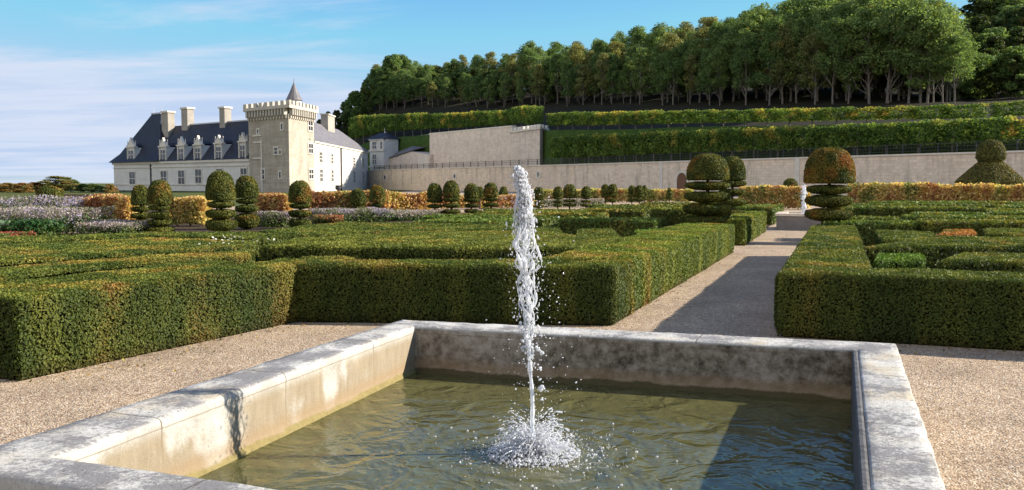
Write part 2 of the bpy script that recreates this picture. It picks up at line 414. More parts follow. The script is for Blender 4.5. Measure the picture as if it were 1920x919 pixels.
def mat_froth():
    m, t, out = newmat('white_water'); k = NT(t)
    df = k.n('ShaderNodeBsdfDiffuse'); df.inputs[0].default_value = (0.94, 0.95, 0.97, 1)
    tl = k.n('ShaderNodeBsdfTranslucent'); tl.inputs[0].default_value = (0.94, 0.95, 0.97, 1)
    tp = k.n('ShaderNodeBsdfTransparent'); tp.inputs[0].default_value = (0.95, 0.97, 1, 1)
    gl = k.n('ShaderNodeBsdfGlossy'); gl.inputs['Roughness'].default_value = 0.08
    a = k.n('ShaderNodeMixShader'); a.inputs[0].default_value = 0.5; k.l(df.outputs[0], a.inputs[1]); k.l(tl.outputs[0], a.inputs[2])
    b = k.n('ShaderNodeMixShader'); b.inputs[0].default_value = 0.30; k.l(a.outputs[0], b.inputs[1]); k.l(tp.outputs[0], b.inputs[2])
    fr = k.n('ShaderNodeFresnel'); fr.inputs[0].default_value = 1.33
    c = k.n('ShaderNodeMixShader'); k.l(k.math('MULTIPLY', fr.outputs[0], 0.5), c.inputs[0]); k.l(b.outputs[0], c.inputs[1]); k.l(gl.outputs[0], c.inputs[2])
    k.l(c.outputs[0], out.inputs[0]); return m
FROTH = mat_froth()

def mat_masonry(name, c1, c2, joint, course=0.35, stain=0.5, stainc=(0.16, 0.14, 0.12), jstr=0.35):
    """coursed stone; horizontal joints follow height, upright joints follow the wall's own local x"""
    m, t, out = newmat(name); k = NT(t); o = k.obj()
    s = k.n('ShaderNodeSeparateXYZ'); k.l(o, s.inputs[0])
    cmb = k.n('ShaderNodeCombineXYZ'); k.l(k.math('ADD', s.outputs[0], s.outputs[1]), cmb.inputs[0]); k.l(s.outputs[2], cmb.inputs[1])
    b = k.n('ShaderNodeTexBrick'); b.inputs['Scale'].default_value = 1.0; b.inputs['Brick Width'].default_value = course * 2.2; b.inputs['Row Height'].default_value = course
    b.inputs['Mortar Size'].default_value = 0.025; b.inputs['Color1'].default_value = (0.82, 0.82, 0.82, 1); b.inputs['Color2'].default_value = (1.1, 1.08, 1.05, 1); b.inputs['Mortar'].default_value = (*joint, 1)
    k.l(cmb.outputs[0], b.inputs['Vector'])
    n = k.noise(o, 0.45, 7, 0.65); c = k.ramp(n, [(0.3, c1), (0.7, c2)])
    c = k.mix(jstr, c, k.mix(1.0, c, b.outputs[0], 'MULTIPLY'))
    st = k.mapr(k.noise(k.scaled(o, 1.0, 1.0, 0.16), 0.9, 7, 0.72), 0.48, 0.70)
    c = k.mix(k.math('MULTIPLY', st, stain), c, stainc)
    f = k.noise(o, 3.5, 5, 0.7); c = k.mix(0.6, c, k.ramp(f, [(0.3, (0.75, 0.75, 0.75)), (0.65, (1.06, 1.06, 1.06))]), 'MULTIPLY')
    p = k.prin(c, 0.9, 0.15, k.bump(f, 0.4, 0.05)); k.l(p.outputs[0], out.inputs[0]); return m
CASTLE = mat_masonry('tuffeau_stone', (0.60, 0.58, 0.53), (0.70, 0.68, 0.63), (0.8, 0.8, 0.8), 0.4, 0.16, (0.40, 0.36, 0.30), 0.3)
TOWERST = mat_masonry('old_tower_stone', (0.33, 0.29, 0.235), (0.47, 0.42, 0.35), (0.75, 0.73, 0.70), 0.36, 0.6, (0.25, 0.21, 0.165), 0.6)
WALLST = mat_masonry('terrace_stone', (0.66, 0.54, 0.41), (0.78, 0.67, 0.54), (0.8, 0.78, 0.75), 0.34, 0.85, (0.34, 0.29, 0.24), 0.7)
WALLRUB = mat_masonry('upper_rubble_stone', (0.62, 0.52, 0.43), (0.74, 0.65, 0.55), (0.75, 0.75, 0.75), 0.42, 0.45, (0.36, 0.31, 0.27), 0.7)
TRIM = mat_masonry('pale_trim_stone', (0.60, 0.55, 0.46), (0.70, 0.66, 0.58), (0.9, 0.9, 0.9), 0.5, 0.2, (0.4, 0.35, 0.3), 0.2)

def mat_plain(name, c, rough=0.6, spec=0.4, metal=0.0, nscale=8.0, var=0.25):
    m, t, out = newmat(name); k = NT(t); n = k.noise(k.obj(), nscale, 5, 0.6)
    col = k.ramp(n, [(0.3, tuple(x * (1 - var) for x in c)), (0.7, tuple(x * (1 + var) for x in c))])
    p = k.prin(col, rough, spec, k.bump(n, 0.3, 0.01)); p.inputs['Metallic'].default_value = metal
    k.l(p.outputs[0], out.inputs[0]); return m
SLATE = mat_plain('slate', (0.026, 0.029, 0.040), 0.65, 0.3, 0, 1.2, 0.35)
SLATE_PALE = mat_plain('pale_slate', (0.15, 0.14, 0.145), 0.6, 0.4, 0, 1.0, 0.3)
LEAD = mat_plain('lead_ridge', (0.45, 0.46, 0.50), 0.5, 0.4)
GLASS = mat_plain('window_glass', (0.035, 0.04, 0.05), 0.12, 0.6)
BARK = mat_plain('bark', (0.085, 0.07, 0.055), 0.9, 0.1, 0, 3.0, 0.4)
PALEBARK = mat_plain('pale_bark', (0.15, 0.135, 0.115), 0.9, 0.1, 0, 3.0, 0.4)
IRON = mat_plain('dark_iron', (0.035, 0.036, 0.04), 0.5, 0.4)
PLATE = mat_plain('grey_lead_plate', (0.075, 0.072, 0.07), 0.7, 0.3, 0.0, 22, 0.6)
WOOD = mat_plain('weathered_wood', (0.16, 0.085, 0.05), 0.8, 0.2, 0, 6, 0.3)
BRICKCH = mat_masonry('chimney_stone', (0.30, 0.27, 0.23), (0.42, 0.385, 0.33), (0.7, 0.7, 0.7), 0.3, 0.3, (0.3, 0.25, 0.2), 0.4)

# ================================================================== GROUND
basin_o = [G(-128, 872, .42), G(1873, 1190, .42), G(1681, 644, .42), G(752, 599, .42)]      # FL FR BR BL
basin_i = [G(103, 856, .42), G(1644, 1069, .42), G(1607, 655, .42), G(777, 612, .42)]
mb = MB(); far = 3500
big = [(-far, -far), (far, -far), (far, far), (-far, far)]
V = [[*p, 0] for p in big] + [[p[0], p[1], 0] for p in basin_o]
mb.add(V, [[0, 1, 5, 4], [1, 2, 6, 5], [2, 3, 7, 6], [3, 0, 4, 7]])
tag(mb.build('gravel_ground', GRAVEL), kind='structure')
# meadow far beyond the garden
mb = MB(); mb.add([[-1500, 60, .006], [-14, 62, .006], [-25, 260, .006], [-200, 2500, .006], [-1500, 2500, .006]], [[0, 1, 2, 3]], [[0, 3, 4]])
tag(mb.build('meadow', GRASS), kind='structure')

# ================================================================== HILL
def wall_d(px): return 3.0 * F / (HOR - (320 - .0293 * (px - 690)))
def line(pts, z_or_y, isy=True): return [At(px, yy, d) if isy else np.array([*(At(px, HOR, d)[:2]), yy]) for (px, d), yy in zip(pts, z_or_y)]
WX = [540, 660, 720, 960, 1030, 1300, 1560, 1830, 1960, 2300]
def off(px, s):                                    # point s metres behind the terrace wall
    p = At(px, HOR, wall_d(px)); return np.array([p[0] + .852 * s, p[1] + .524 * s, 0])
levels = []
HPX = [520, 600, 720, 960, 1030, 1300, 1560, 1830, 2000, 2300]
def onray(px, d, z): p = At(px, HOR, d); return np.array([p[0], p[1], z])
def lev(ds, zs): levels.append([onray(px, d, z) for px, d, z in zip(HPX, ds, zs)])
WD = [wall_d(p) for p in HPX]
B1 = [300, 262, 235, 186, 164, 134, 113, 99, 92, 82]; B1Z = [4.6, 9.0, 13.1, 12.3, 10.9, 9.6, 8.7, 7.9, 7.6, 7.4]
FD = [330, 302, 280, 230, 218, 178, 155, 140, 133, 125]; FZ = [float(At(p, y, d)[2]) for p, y, d in zip(HPX, [300, 246, 206, 203, 201, 198, 196, 192, 190, 190], FD)]
lev([d + 1.2 for d in WD], [4.55] * 10)
lev([(b - 3.2 if p < 1000 else w_ + 7.5) for p, w_, b in zip(HPX, WD, B1)], [4.55] * 10)
lev([d - 1.5 for d in B1], B1Z)
lev([d + 9 for d in B1], [z + .5 for z in B1Z])
lev(FD, FZ)
lev([d + 40 for d in FD], [6, 17, 33, 29, 27.6, 24.5, 23, 18.5, 20, 22])
lev([d + 110 for d in FD], [4, 14, 27, 27, 27, 30, 35, 36, 38, 42])
lev([d + 300 for d in FD], [2, 4, 10, 14, 16, 20, 30, 40, 50, 50])
def hill(name, i0, i1, mat):
    mb = MB(); V = []; nx = 8
    rows = []
    for L in levels[i0:i1 + 1]:
        row = []
        first = L[0] + np.array([-.852 * 0 - .524 * 45, .852 * 45, 0]); first[2] = 0
        LL = [first] + L
        for a, b in zip(LL[:-1], LL[1:]):
            for t in range(nx): row.append(a + (b - a) * t / nx)
        row.append(LL[-1]); rows.append(row)
    full = [rows[0]]
    for a, b in zip(rows[:-1], rows[1:]):
        for t in range(1, 5): full.append([p + (q - p) * t / 4 for p, q in zip(a, b)])
    A = np.array(full); nr, ncol = A.shape[:2]
    P = A.reshape(-1, 3); P[:, 2] += (fbm(P, 9, 3) - .5) * 0.5
    Q = [[r * ncol + c, r * ncol + c + 1, (r + 1) * ncol + c + 1, (r + 1) * ncol + c] for r in range(nr - 1) for c in range(ncol - 1)]
    mb.add(P, Q)
    return tag(mb.build(name, mat, smooth=True), kind='structure')
hill('terrace_ground', 0, 1, GRAVEL)
hill('terrace_bank', 1, 3, BANK)
hill('wooded_hillside', 3, 7, LITTER)

# ================================================================== TERRACE WALLS
def wall_between(mbx, a, b, zt_a, zt_b, z0, th, extra=0.0):
    a = np.array(a[:2]); b = np.array(b[:2]); u = (b - a) / np.linalg.norm(b - a); n = np.array([-u[1], u[0]])
    if n[1] < 0: n = -n
    V = []
    for q, zt in ((a, zt_a), (b, zt_b)):
        for off_, z in ((0, z0), (0, zt), (th, zt), (th, z0)):
            p = q + n * off_; V.append([p[0], p[1], z])
    mbx.add(V, [[0, 4, 5, 1], [1, 5, 6, 2], [2, 6, 7, 3], [3, 2, 1, 0][::-1], [4, 5, 6, 7][::-1], [0, 3, 7, 4]])
    return u, n
def local_obj(name, a, b, mats, parent, fn):
    """mesh made in the wall's own frame: x along a->b, y into the wall, z up"""
    a = np.array(a[:2]); b = np.array(b[:2]); u = (b - a) / np.linalg.norm(b - a)
    mb = MB(); fn(mb, float(np.linalg.norm(b - a)))
    o = mb.build(name, mats, parent)
    o.location = (a[0], a[1], 0); o.rotation_euler = (0, 0, math.atan2(u[1], u[0]))
    return o
wallL, wallR = At(688, HOR, wall_d(688)), At(1990, HOR, wall_d(1990))
WL = float(np.linalg.norm((wallR - wallL)[:2])); wu = (wallR - wallL)[:2] / WL
wall_ang = math.atan2(wu[1], wu[0])
def wall_x(px):                                   # distance along the wall where the sight line at px meets it
    d = ray(px, HOR); A_ = np.array([[wu[0], -d[0]], [wu[1], -d[1]]]); return float(np.linalg.solve(A_, -wallL[:2])[0])
tw = thing('terrace_wall', (wallL[0], wallL[1], 0), 'long pale stone retaining wall running along the foot of the hill', 'wall')
tw.rotation_euler = (0, 0, wall_ang)
def lbox(mb, x0, x1, y0, y1, z0, z1, col=(.5, .5, .5), mat=0):
    mb.add([[x0, y0, z0], [x1, y0, z0], [x1, y1, z0], [x0, y1, z0], [x0, y0, z1], [x1, y0, z1], [x1, y1, z1], [x0, y1, z1]],
           [[3, 2, 1, 0], [4, 5, 6, 7], [0, 1, 5, 4], [1, 2, 6, 5], [2, 3, 7, 6], [3, 0, 4, 7]], col=col, mat=mat)
mb = MB(); lbox(mb, 0, WL, 0, 1.2, 0, 4.5); o = mb.build('masonry', WALLST, tw)
mb = MB(); lbox(mb, -.1, WL, -.14, 1.1, 4.503, 4.68); mb.build('coping', TRIM, tw)
mb = MB()
for px in (1240, 1300, 1495): x = wall_x(px); lbox(mb, x - .35, x + .35, -.12, -.002, 0, 4.5)
mb.build('pilasters', TRIM, tw)
def ring_mesh(mb, x, z, r0, r1, y0, seg=20, arch=False):
    n = seg; V = []; a0, a1 = (0, math.pi) if arch else (0, 2 * math.pi)
    for i in range(n + 1):
        t = a0 + (a1 - a0) * i / n
        for rr, yy in ((r0, y0), (r1, y0), (r1, 0.0), (r0, 0.0)): V.append([x + rr * math.cos(t), yy, z + rr * math.sin(t)])
    Q = []
    for i in range(n):
        for k_ in range(4): Q.append([i * 4 + k_, i * 4 + (k_ + 1) % 4, (i + 1) * 4 + (k_ + 1) % 4, (i + 1) * 4 + k_])
    mb.add(V, Q)
def disc_mesh(mb, x, z, r, y0, seg=20):
    V = [[x, y0, z]] + [[x + r * math.cos(2 * math.pi * i / seg), y0, z + r * math.sin(2 * math.pi * i / seg)] for i in range(seg)]
    mb.add(V, tris=[[0, 1 + i, 1 + (i + 1) % seg] for i in range(seg)])
for px, zc, r in ((722, 2.9, .95), (853, 2.95, .8), (1010, 3.05, .8)):
    x = wall_x(px); mb = MB(); ring_mesh(mb, x, zc, r * .55, r, -.10); oc = mb.build('round_window', TRIM, tw)
    mb = MB(); disc_mesh(mb, x, zc, r * .56, -.03); mb.build('pane', GLASS, oc)
x = wall_x(1279)
mb = MB(); ring_mesh(mb, x, 2.0, 1.0, 1.35, -.12, arch=True); lbox(mb, x - 1.35, x - 1.0, -.12, -.002, 0, 2.0); lbox(mb, x + 1.0, x + 1.35, -.12, -.002, 0, 2.0)
ar = mb.build('archway', TRIM, tw)
mb = MB(); V = [[x - 1, -.02, 0], [x + 1, -.02, 0]] + [[x + math.cos(math.pi * i / 12), -.02, 2 + math.sin(math.pi * i / 12)] for i in range(13)]
mb.add(V, tris=[[0, i, i + 1] for i in range(1, 14)]); mb.build('door', WOOD, ar)
# string course low on the left part, drain pipe
mb = MB(); lbox(mb, 2, wall_x(960), -.06, -.002, 1.9, 2.02); mb.build('string_course', TRIM, tw)

# railings on top of the wall, one run on each side of the fountain gap
def railing(pxa, pxb, label, npost):
    xa, xb = wall_x(pxa), wall_x(pxb); p0 = wallL[:2] + wu * xa
    t = thing('terrace_railing', (p0[0], p0[1], 4.68), label, 'railing'); t.rotation_euler = (0, 0, wall_ang); L = xb - xa
    mb = MB()
    for z in (.25, .62, .98): lbox(mb, 0, L, .3, .35, z, z + .045)
    mb.build('rail', IRON, t)
    mb = MB(); lbox(mb, -.045, .045, .28, .37, 0, 1.08); first = mb.build('post', IRON, t)
    for i in range(1, npost):
        c = first.copy(); COL.objects.link(c); c.parent = t; c.location = (L * i / (npost - 1), 0, 0)
    mb = MB(); n = int(L / .35)
    for i in range(n): lbox(mb, i * L / n - .012, i * L / n + .012, .315, .335, .25, .98)
    tag(mb.build('bar', IRON, t), kind='stuff')
railing(700, 1022, 'dark iron railing on the terrace wall below the upper rubble wall', 26)
railing(1026, 1985, 'dark iron railing on the terrace wall in front of the lower lime row', 42)

# upper retaining wall: rubble stretch, bastion, low shed
def pxwall(px, d): return At(px, HOR, d)
def zat(py, d): return float(At(960, py, d)[2])
up = thing('upper_wall', pxwall(806, 205), 'tall grey rubble retaining wall above the terrace, left of the bastion', 'wall')
up.location = (0, 0, 0)
a, b = pxwall(806, 206), pxwall(960, 178)
local_obj('masonry', a, b, WALLRUB, up, lambda m, L: lbox(m, 0, L, 0, 1.5, 4.4, zat(252, 206)))
def parapet(m, L):
    lbox(m, -.05, L, -.12, 1.0, zat(252, 206) + .003, zat(252, 206) + .25)
local_obj('coping', a, b, TRIM, up, parapet)
bast = thing('bastion', pxwall(990, 174), 'square grey stone bastion with a lit crenellated corner above the terrace', 'bastion'); bast.location = (0, 0, 0)
bq = [pxwall(957, 176), pxwall(1012, 164), pxwall(1027, 168), pxwall(975, 184)]
mb = MB(); mb.prism([p[:2] for p in bq], 4.4, zat(246, 170)); mb.build('masonry', WALLRUB, bast)
def inset_poly(poly, d):
    poly = [np.array(p[:2], float) for p in poly]; n = len(poly)
    area = sum(poly[i][0] * poly[(i + 1) % n][1] - poly[(i + 1) % n][0] * poly[i][1] for i in range(n))
    sg = 1 if area > 0 else -1; out = []
    for i in range(n):
        p0, p1, p2 = poly[i - 1], poly[i], poly[(i + 1) % n]
        u = (p1 - p0) / np.linalg.norm(p1 - p0); v = (p2 - p1) / np.linalg.norm(p2 - p1)
        nu = np.array([-u[1], u[0]]) * sg; nv = np.array([-v[1], v[0]]) * sg
        A_ = np.array([[u[0], -v[0]], [u[1], -v[1]]])
        if abs(np.linalg.det(A_)) < 1e-3: out.append(p1 + nu * d)
        else:
            s_ = np.linalg.solve(A_, (p1 + nv * d) - (p1 + nu * d)); out.append(p1 + nu * d + u * s_[0])
    return out
mb = MB(); zb = zat(246, 170)
pc = inset_poly(bq, -.25); mb.prism([p for p in pc], zb + .003, zb + .35)
for i in range(4):
    p, q = pc[i], pc[(i + 1) % 4]; L = np.linalg.norm(q - p); n = max(2, int(L / 1.6)); u = (q - p) / L
    for j in range(n):
        c = p + u * L * (j + .5) / n; c2 = c - np.array([-u[1], u[0]]) * (-.25 if i < 4 else .25)
        mb2 = MB(); mb2.box((c2[0], c2[1], zb + .353), L / n * .55, .4, .55, u); mb2.build('merlon', TRIM, bast)
mb.build('parapet', TRIM, bast)
shed = thing('lean_to_house', (0, 0, 0), 'low stone house with a sloping grey roof between the small pavilion and the rubble wall', 'house')
a, b = pxwall(722, 226), pxwall(806, 204)
def shedwall(m, L):
    V = [[0, 0, 4.4], [L, 0, 4.4], [L, 0, zat(290, 204)], [L * .62, 0, zat(283, 208)], [0, 0, zat(300, 226)]]
    V += [[x_, 9.0, z_] for x_, y_, z_ in V]
    m.add(V, [[0, 1, 6, 5], [1, 2, 7, 6], [2, 3, 8, 7], [3, 4, 9, 8], [4, 0, 5, 9]], [[0, 1, 2], [0, 2, 3], [0, 3, 4], [5, 7, 6], [5, 8, 7], [5, 9, 8]])
local_obj('house_wall', a, b, WALLRUB, shed, shedwall)
def shedroof(m, L):
    z1, z2, z3 = zat(300, 226), zat(283, 208), zat(267, 232)
    V = [[-.5, -.3, z1], [L * .63, -.3, z2 + .1], [L * .63, 8.5, z2 + 2.3], [-.5, 8.5, z3 + .6]]
    V2 = [[x_, y_, z_ + .25] for x_, y_, z_ in V]
    m.add(V + V2, [[3, 2, 1, 0], [4, 5, 6, 7], [0, 1, 5, 4], [1, 2, 6, 5], [2, 3, 7, 6], [3, 0, 4, 7]])
local_obj('roof', a, b, SLATE_PALE, shed, shedroof)
def shedpan(m, L): lbox(m, L * .76, L * .97, -.06, -.002, 4.6, zat(287, 204) - .3)
local_obj('door', a, b, TRIM, shed, shedpan)
back = thing('terrace_back_wall', (0, 0, 0), 'shaded grey stone wall behind the sloping roof of the low house', 'wall')
a, b = pxwall(712, 244), pxwall(812, 214)
local_obj('masonry', a, b, WALLRUB, back, lambda m, L: lbox(m, 0, L, 0, 1.2, 4.4, zat(256, 226)))

# ================================================================== CHATEAU
ch = thing('chateau', (0, 0, 0), 'white stone chateau with slate roofs, dormers and a crenellated square keep', 'castle')
def part(name, mb, mat, parent=ch, smooth=False): return mb.build(name, mat, parent, smooth)
def frame_of(a, b):
    a = np.array(a[:2]); b = np.array(b[:2]); u = (b - a) / np.linalg.norm(b - a); n = np.array([u[1], -u[0]])
    return a, u, n                               # n points to the viewer when a is left of b
def onwall(fr, x, out, z): a, u, n = fr; q = a + u * x + n * out; return [q[0], q[1], z]
def wbox(mb, fr, x0, x1, o0, o1, z0, z1, mat=0):
    V = [onwall(fr, x, o_, z) for z in (z0, z1) for x, o_ in ((x0, o1), (x1, o1), (x1, o0), (x0, o0))]
    mb.add(V, [[3, 2, 1, 0], [4, 5, 6, 7], [0, 1, 5, 4], [1, 2, 6, 5], [2, 3, 7, 6], [3, 0, 4, 7]], mat=mat)
def fx(fr, px):                                  # where the sight line px meets the facade
    a, u, n = fr; d = ray(px, HOR)
    return float(np.linalg.solve(np.array([[u[0], -d[0]], [u[1], -d[1]]]), -a)[0])
def window(fr, px, y0, y1, wd, parent=ch, mull=1, trans=1, surround=True, name='window'):
    x = fx(fr, px); a, u, n = fr; p = a + u * x; dep = p[1]
    z1, z0 = zat(y0, dep), zat(y1, dep)
    mb = MB(); wbox(mb, fr, x - wd / 2, x + wd / 2, .0, .05, z0, z1); wdw = mb.build(name, GLASS, parent)
    mb = MB(); t_ = .13
    wbox(mb, fr, x - wd / 2 - .22, x - wd / 2, .0, .12, z0 - .2, z1 + .22)
    wbox(mb, fr, x + wd / 2, x + wd / 2 + .22, .0, .12, z0 - .2, z1 + .22)
    wbox(mb, fr, x - wd / 2, x + wd / 2, .0, .12, z1, z1 + .22); wbox(mb, fr, x - wd / 2, x + wd / 2, .0, .16, z0 - .2, z0)
    for i in range(mull): xx = x - wd / 2 + wd * (i + 1) / (mull + 1); wbox(mb, fr, xx - t_ / 2, xx + t_ / 2, .05, .11, z0, z1)
    for i in range(trans):
        zz_ = z0 + (z1 - z0) * (i + 1) / (trans + 1)
        for j in range(mull + 1):
            xa = x - wd / 2 + wd * j / (mull + 1) + (t_ / 2 if j else 0); xb = x - wd / 2 + wd * (j + 1) / (mull + 1) - (t_ / 2 if j < mull else 0)
            wbox(mb, fr, xa, xb, .05, .11, zz_ - t_ / 2, zz_ + t_ / 2)
    mb.build('frame', TRIM, wdw); return wdw
# long wing: facade A..B
A_, B_ = At(214, HOR, 198), At(470, HOR, 165)
fw = frame_of(A_, B_); LW = float(np.linalg.norm((B_ - A_)[:2])); EAVE = zat(298, 166)
DEP = 11.0
mb = MB(); wbox(mb, fw, 0, LW + 2, -DEP, 0, -.2, EAVE); part('wing_wall', mb, CASTLE)
mb = MB(); wbox(mb, fw, -.25, LW, 0.002, .28, EAVE - .45, EAVE - .003); wbox(mb, fw, -.1, LW, 0.002, .16, EAVE - 1.25, EAVE - 1.1); wbox(mb, fw, -.12, LW, 0.002, .18, zat(347, 180), zat(345.5, 180)); part('cornice', mb, TRIM)
mb = MB(); pts = [onwall(fw, fx(fw, 284), .12, z) for z in (0, EAVE - .5)]; mb.tube(pts, .16, 6); part('downpipe', mb, IRON)
# roofs
RIDGE = zat(224, 172)
def hip(mb, fr, x0, x1, o0, o1, z0, zr, hipL, hipR, ov=.35):
    om = (o0 + o1) / 2
    V = [onwall(fr, x0 - ov, o1 + ov, z0), onwall(fr, x1 + ov, o1 + ov, z0), onwall(fr, x1 + ov, o0 - ov, z0), onwall(fr, x0 - ov, o0 - ov, z0), onwall(fr, x0 + hipL, om, zr), onwall(fr, x1 - hipR, om, zr)]
    mb.add(V, [[0, 1, 5, 4], [2, 3, 4, 5], [3, 2, 1, 0]], [[1, 2, 5], [3, 0, 4]])
xp = fx(fw, 299)
mb = MB(); hip(mb, fw, xp - 6, LW + 1.5, -DEP, 0, EAVE + .003, RIDGE, 2, .3); mainroof = part('roof', mb, SLATE)
# pavilion at the far left end: a taller steep hip with a flared foot
PR = zat(214, 196)
mb = MB()
xm = (0 + xp) / 2; om = -DEP / 2
rings = [(xp / 2 + .8, DEP / 2 + .8, EAVE + .01), (xp / 2 - 1.2, DEP / 2 - .9, EAVE + 1.9), (1.9, .35, PR)]
V = []
for hx, ho, z in rings:
    for sx, so in ((-1, 1), (1, 1), (1, -1), (-1, -1)): V.append(onwall(fw, xm + sx * hx + (-0.4 if z == PR else 0), om + so * ho, z))
Q = [[r * 4 + k_, r * 4 + (k_ + 1) % 4, (r + 1) * 4 + (k_ + 1) % 4, (r + 1) * 4 + k_] for r in range(2) for k_ in range(4)] + [[8, 9, 10, 11], [3, 2, 1, 0]]
mb.add(V, Q); pavroof = part('pavilion_roof', mb, SLATE)
mb = MB(); wbox(mb, fw, xm - 2.4, xm + 1.6, om - .45, om + .45, PR + .003, PR + .3)
for xx in (xm - 2.1, xm + 1.3): mb.tube([onwall(fw, xx, om, PR + .3), onwall(fw, xx, om, PR + 1.9)], [.10, .02], 6)
mb.build('ridge_crest', LEAD, pavroof)
mb = MB(); wbox(mb, fw, xp + .0, LW + 1, om - .2, om + .2, RIDGE - .1, RIDGE + .16); mb.build('ridge_crest', LEAD, mainroof)
# chimneys
for pxa, pxb, ytop, ybase, o_ in ((306, 329, 211, 262, -3.6), (343, 365, 204, 250, -4.6), (414, 433, 203, 245, -4.6)):
    fo = (fw[0] + fw[2] * o_, fw[1], fw[2]); xa, xb = fx(fo, pxa), fx(fo, pxb); dep = onwall(fw, (xa + xb) / 2, o_, 0)[1]; xb = xa + (xb - xa) * .52 + 1.2; dx = 0
    zt = zat(ytop, dep)
    mb = MB(); wbox(mb, fw, xa + dx * .6, xb + dx * .6 - 1.2, o_ - 1.5, o_, EAVE + 1, zt); c = part('chimney', mb, BRICKCH)
    mb = MB(); wbox(mb, fw, xa + dx * .6 - .2, xb + dx * .6 - 1.0, o_ - 1.7, o_ + .2, zt + .003, zt + .35); mb.build('cap', TRIM, c)
# dormers: pilastered stone front, window, pediment with finials, slate cheeks
def dormer(px, yb, yt, ytip, wd, orn=True):
    x = fx(fw, px); dep = (fw[0] + fw[1] * x)[1]; zb, zt, zp = zat(yb, dep), zat(yt, dep), zat(ytip, dep)
    mb = MB(); wbox(mb, fw, x - wd / 2, x + wd / 2, -2.6, .06, EAVE + .012, zt); dm = part('dormer', mb, CASTLE)
    mb = MB(); h = zt - EAVE
    wbox(mb, fw, x - wd * .31, x + wd * .31, .062, .10, EAVE + .35, EAVE + h * .80); wd_ = mb.build('window', GLASS, dm)
    mb = MB()
    for s in (-1, 1): wbox(mb, fw, x + s * wd * .42 - .14, x + s * wd * .42 + .14, .062, .24, EAVE + .015, zt - .003)
    wbox(mb, fw, x - .07, x + .07, .102, .16, EAVE + .35, EAVE + h * .8)
    for s in (-1, 1): wbox(mb, fw, x + s * wd * .18 - wd * .12, x + s * wd * .18 + wd * .12, .102, .15, EAVE + h * .5, EAVE + h * .5 + .13)
    wbox(mb, fw, x - wd * .56, x + wd * .56, -.5, .34, zt + .003, zt + .26)
    mb.build('pilasters', TRIM, dm)
    mb = MB(); zc = zt + .265
    V = [onwall(fw, x - wd * .46, .15, zc), onwall(fw, x + wd * .46, .15, zc), onwall(fw, x + wd * .2, .15, zc + (zp - zc) * .45), onwall(fw, x, .15, zp), onwall(fw, x - wd * .2, .15, zc + (zp - zc) * .45)]
    V += [onwall(fw, *q) for q in ((x - wd * .46, -.3, zc), (x + wd * .46, -.3, zc), (x + wd * .2, -.3, zc + (zp - zc) * .45), (x, -.3, zp), (x - wd * .2, -.3, zc + (zp - zc) * .45))]
    mb.add(V, [[i, (i + 1) % 5, 5 + (i + 1) % 5, 5 + i] for i in range(5)], [[0, 1, 2], [0, 2, 3], [0, 3, 4], [5, 7, 6], [5, 8, 7], [5, 9, 8]])
    for s in (-1, 1): mb.tube([onwall(fw, x + s * wd * .5, -.1, zc), onwall(fw, x + s * wd * .5, -.1, zc + .7), onwall(fw, x + s * wd * .5, -.1, zc + 1.25)], [.16, .12, .02], 6)
    mb.build('pediment', TRIM, dm)
    mb = MB(); zr = zt + .9
    V = [onwall(fw, x - wd * .52, -.3, zt + .28), onwall(fw, x + wd * .52, -.3, zt + .28), onwall(fw, x, -.3, zr), onwall(fw, x - wd * .52, -3.4, zt + .28), onwall(fw, x + wd * .52, -3.4, zt + .28), onwall(fw, x, -4.2, zr)]
    mb.add(V, [[0, 2, 5, 3], [1, 4, 5, 2]], [[0, 1, 2], [3, 5, 4]]); mb.build('dormer_roof', SLATE, dm)
for px, yb, yt, ytip, wd in ((248, 305, 277, 258, 3.2), (308, 303, 276, 258, 2.9), (342, 302, 274, 256, 2.7), (373, 301, 273, 254, 2.7), (412, 300, 270, 253, 2.6), (457, 297, 267, 248, 2.4)): dormer(px, yb, yt, ytip, wd)
for px, y0, y1, wd in ((249, 323, 347, 2.3), (308, 321, 345, 2.2), (341, 320, 345, 2.2), (373, 318, 343, 2.1), (412, 317, 341, 2.0), (458, 316, 340, 1.9)): window(fw, px, y0, y1, wd)
# keep
N_, L_, R_ = At(543, HOR, 150), At(468, HOR, 158), At(590, HOR, 161)
K_ = L_ + R_ - N_
kp = [p[:2] for p in (L_, N_, R_, K_)]
zc0 = zat(215, 152); zc1 = zat(189, 152)
mb = MB(); mb.prism(kp, -.2, zc0); keep = part('keep_tower', mb, TOWERST)
kout = inset_poly(kp, -.75)
mb = MB(); mb.prism(kout, zc0 + .9, zc1 - .85)
# corbels
for i in range(4):
    p, q = np.array(kp[i]), np.array(kp[(i + 1) % 4]); L = np.linalg.norm(q - p); u = (q - p) / L; n = np.array([u[1], -u[0]])
    k_ = int(L / .8)
    for j in range(k_):
        c = p + u * L * (j + .5) / k_ + n * .32
        mb.box((c[0], c[1], zc0 - .15), .36, .64, 1.047, u)
        c = p + u * L * (j + .5) / k_ + n * .16; mb.box((c[0], c[1], zc0 - .7), .36, .32, .545, u)
KEEPTRIM = mat_masonry('keep_trim_stone', (0.42, 0.38, 0.32), (0.54, 0.50, 0.43), (0.8, 0.8, 0.8), 0.4, 0.4, (0.3, 0.26, 0.21), 0.4)
mb.build('machicolation', KEEPTRIM, keep)
mb = MB()
for i in range(4):
    p, q = kout[i], kout[(i + 1) % 4]; L = np.linalg.norm(q - p); u = (q - p) / L; n = np.array([u[1], -u[0]])
    k_ = 8
    for j in range(k_ + 1):
        c = p + u * (L - .95) * j / k_ + u * .475 - n * .22
        mb = MB(); mb.box((c[0], c[1], zc1 - .847), .95, .4, .7, u); mb.build('merlon', KEEPTRIM, keep)
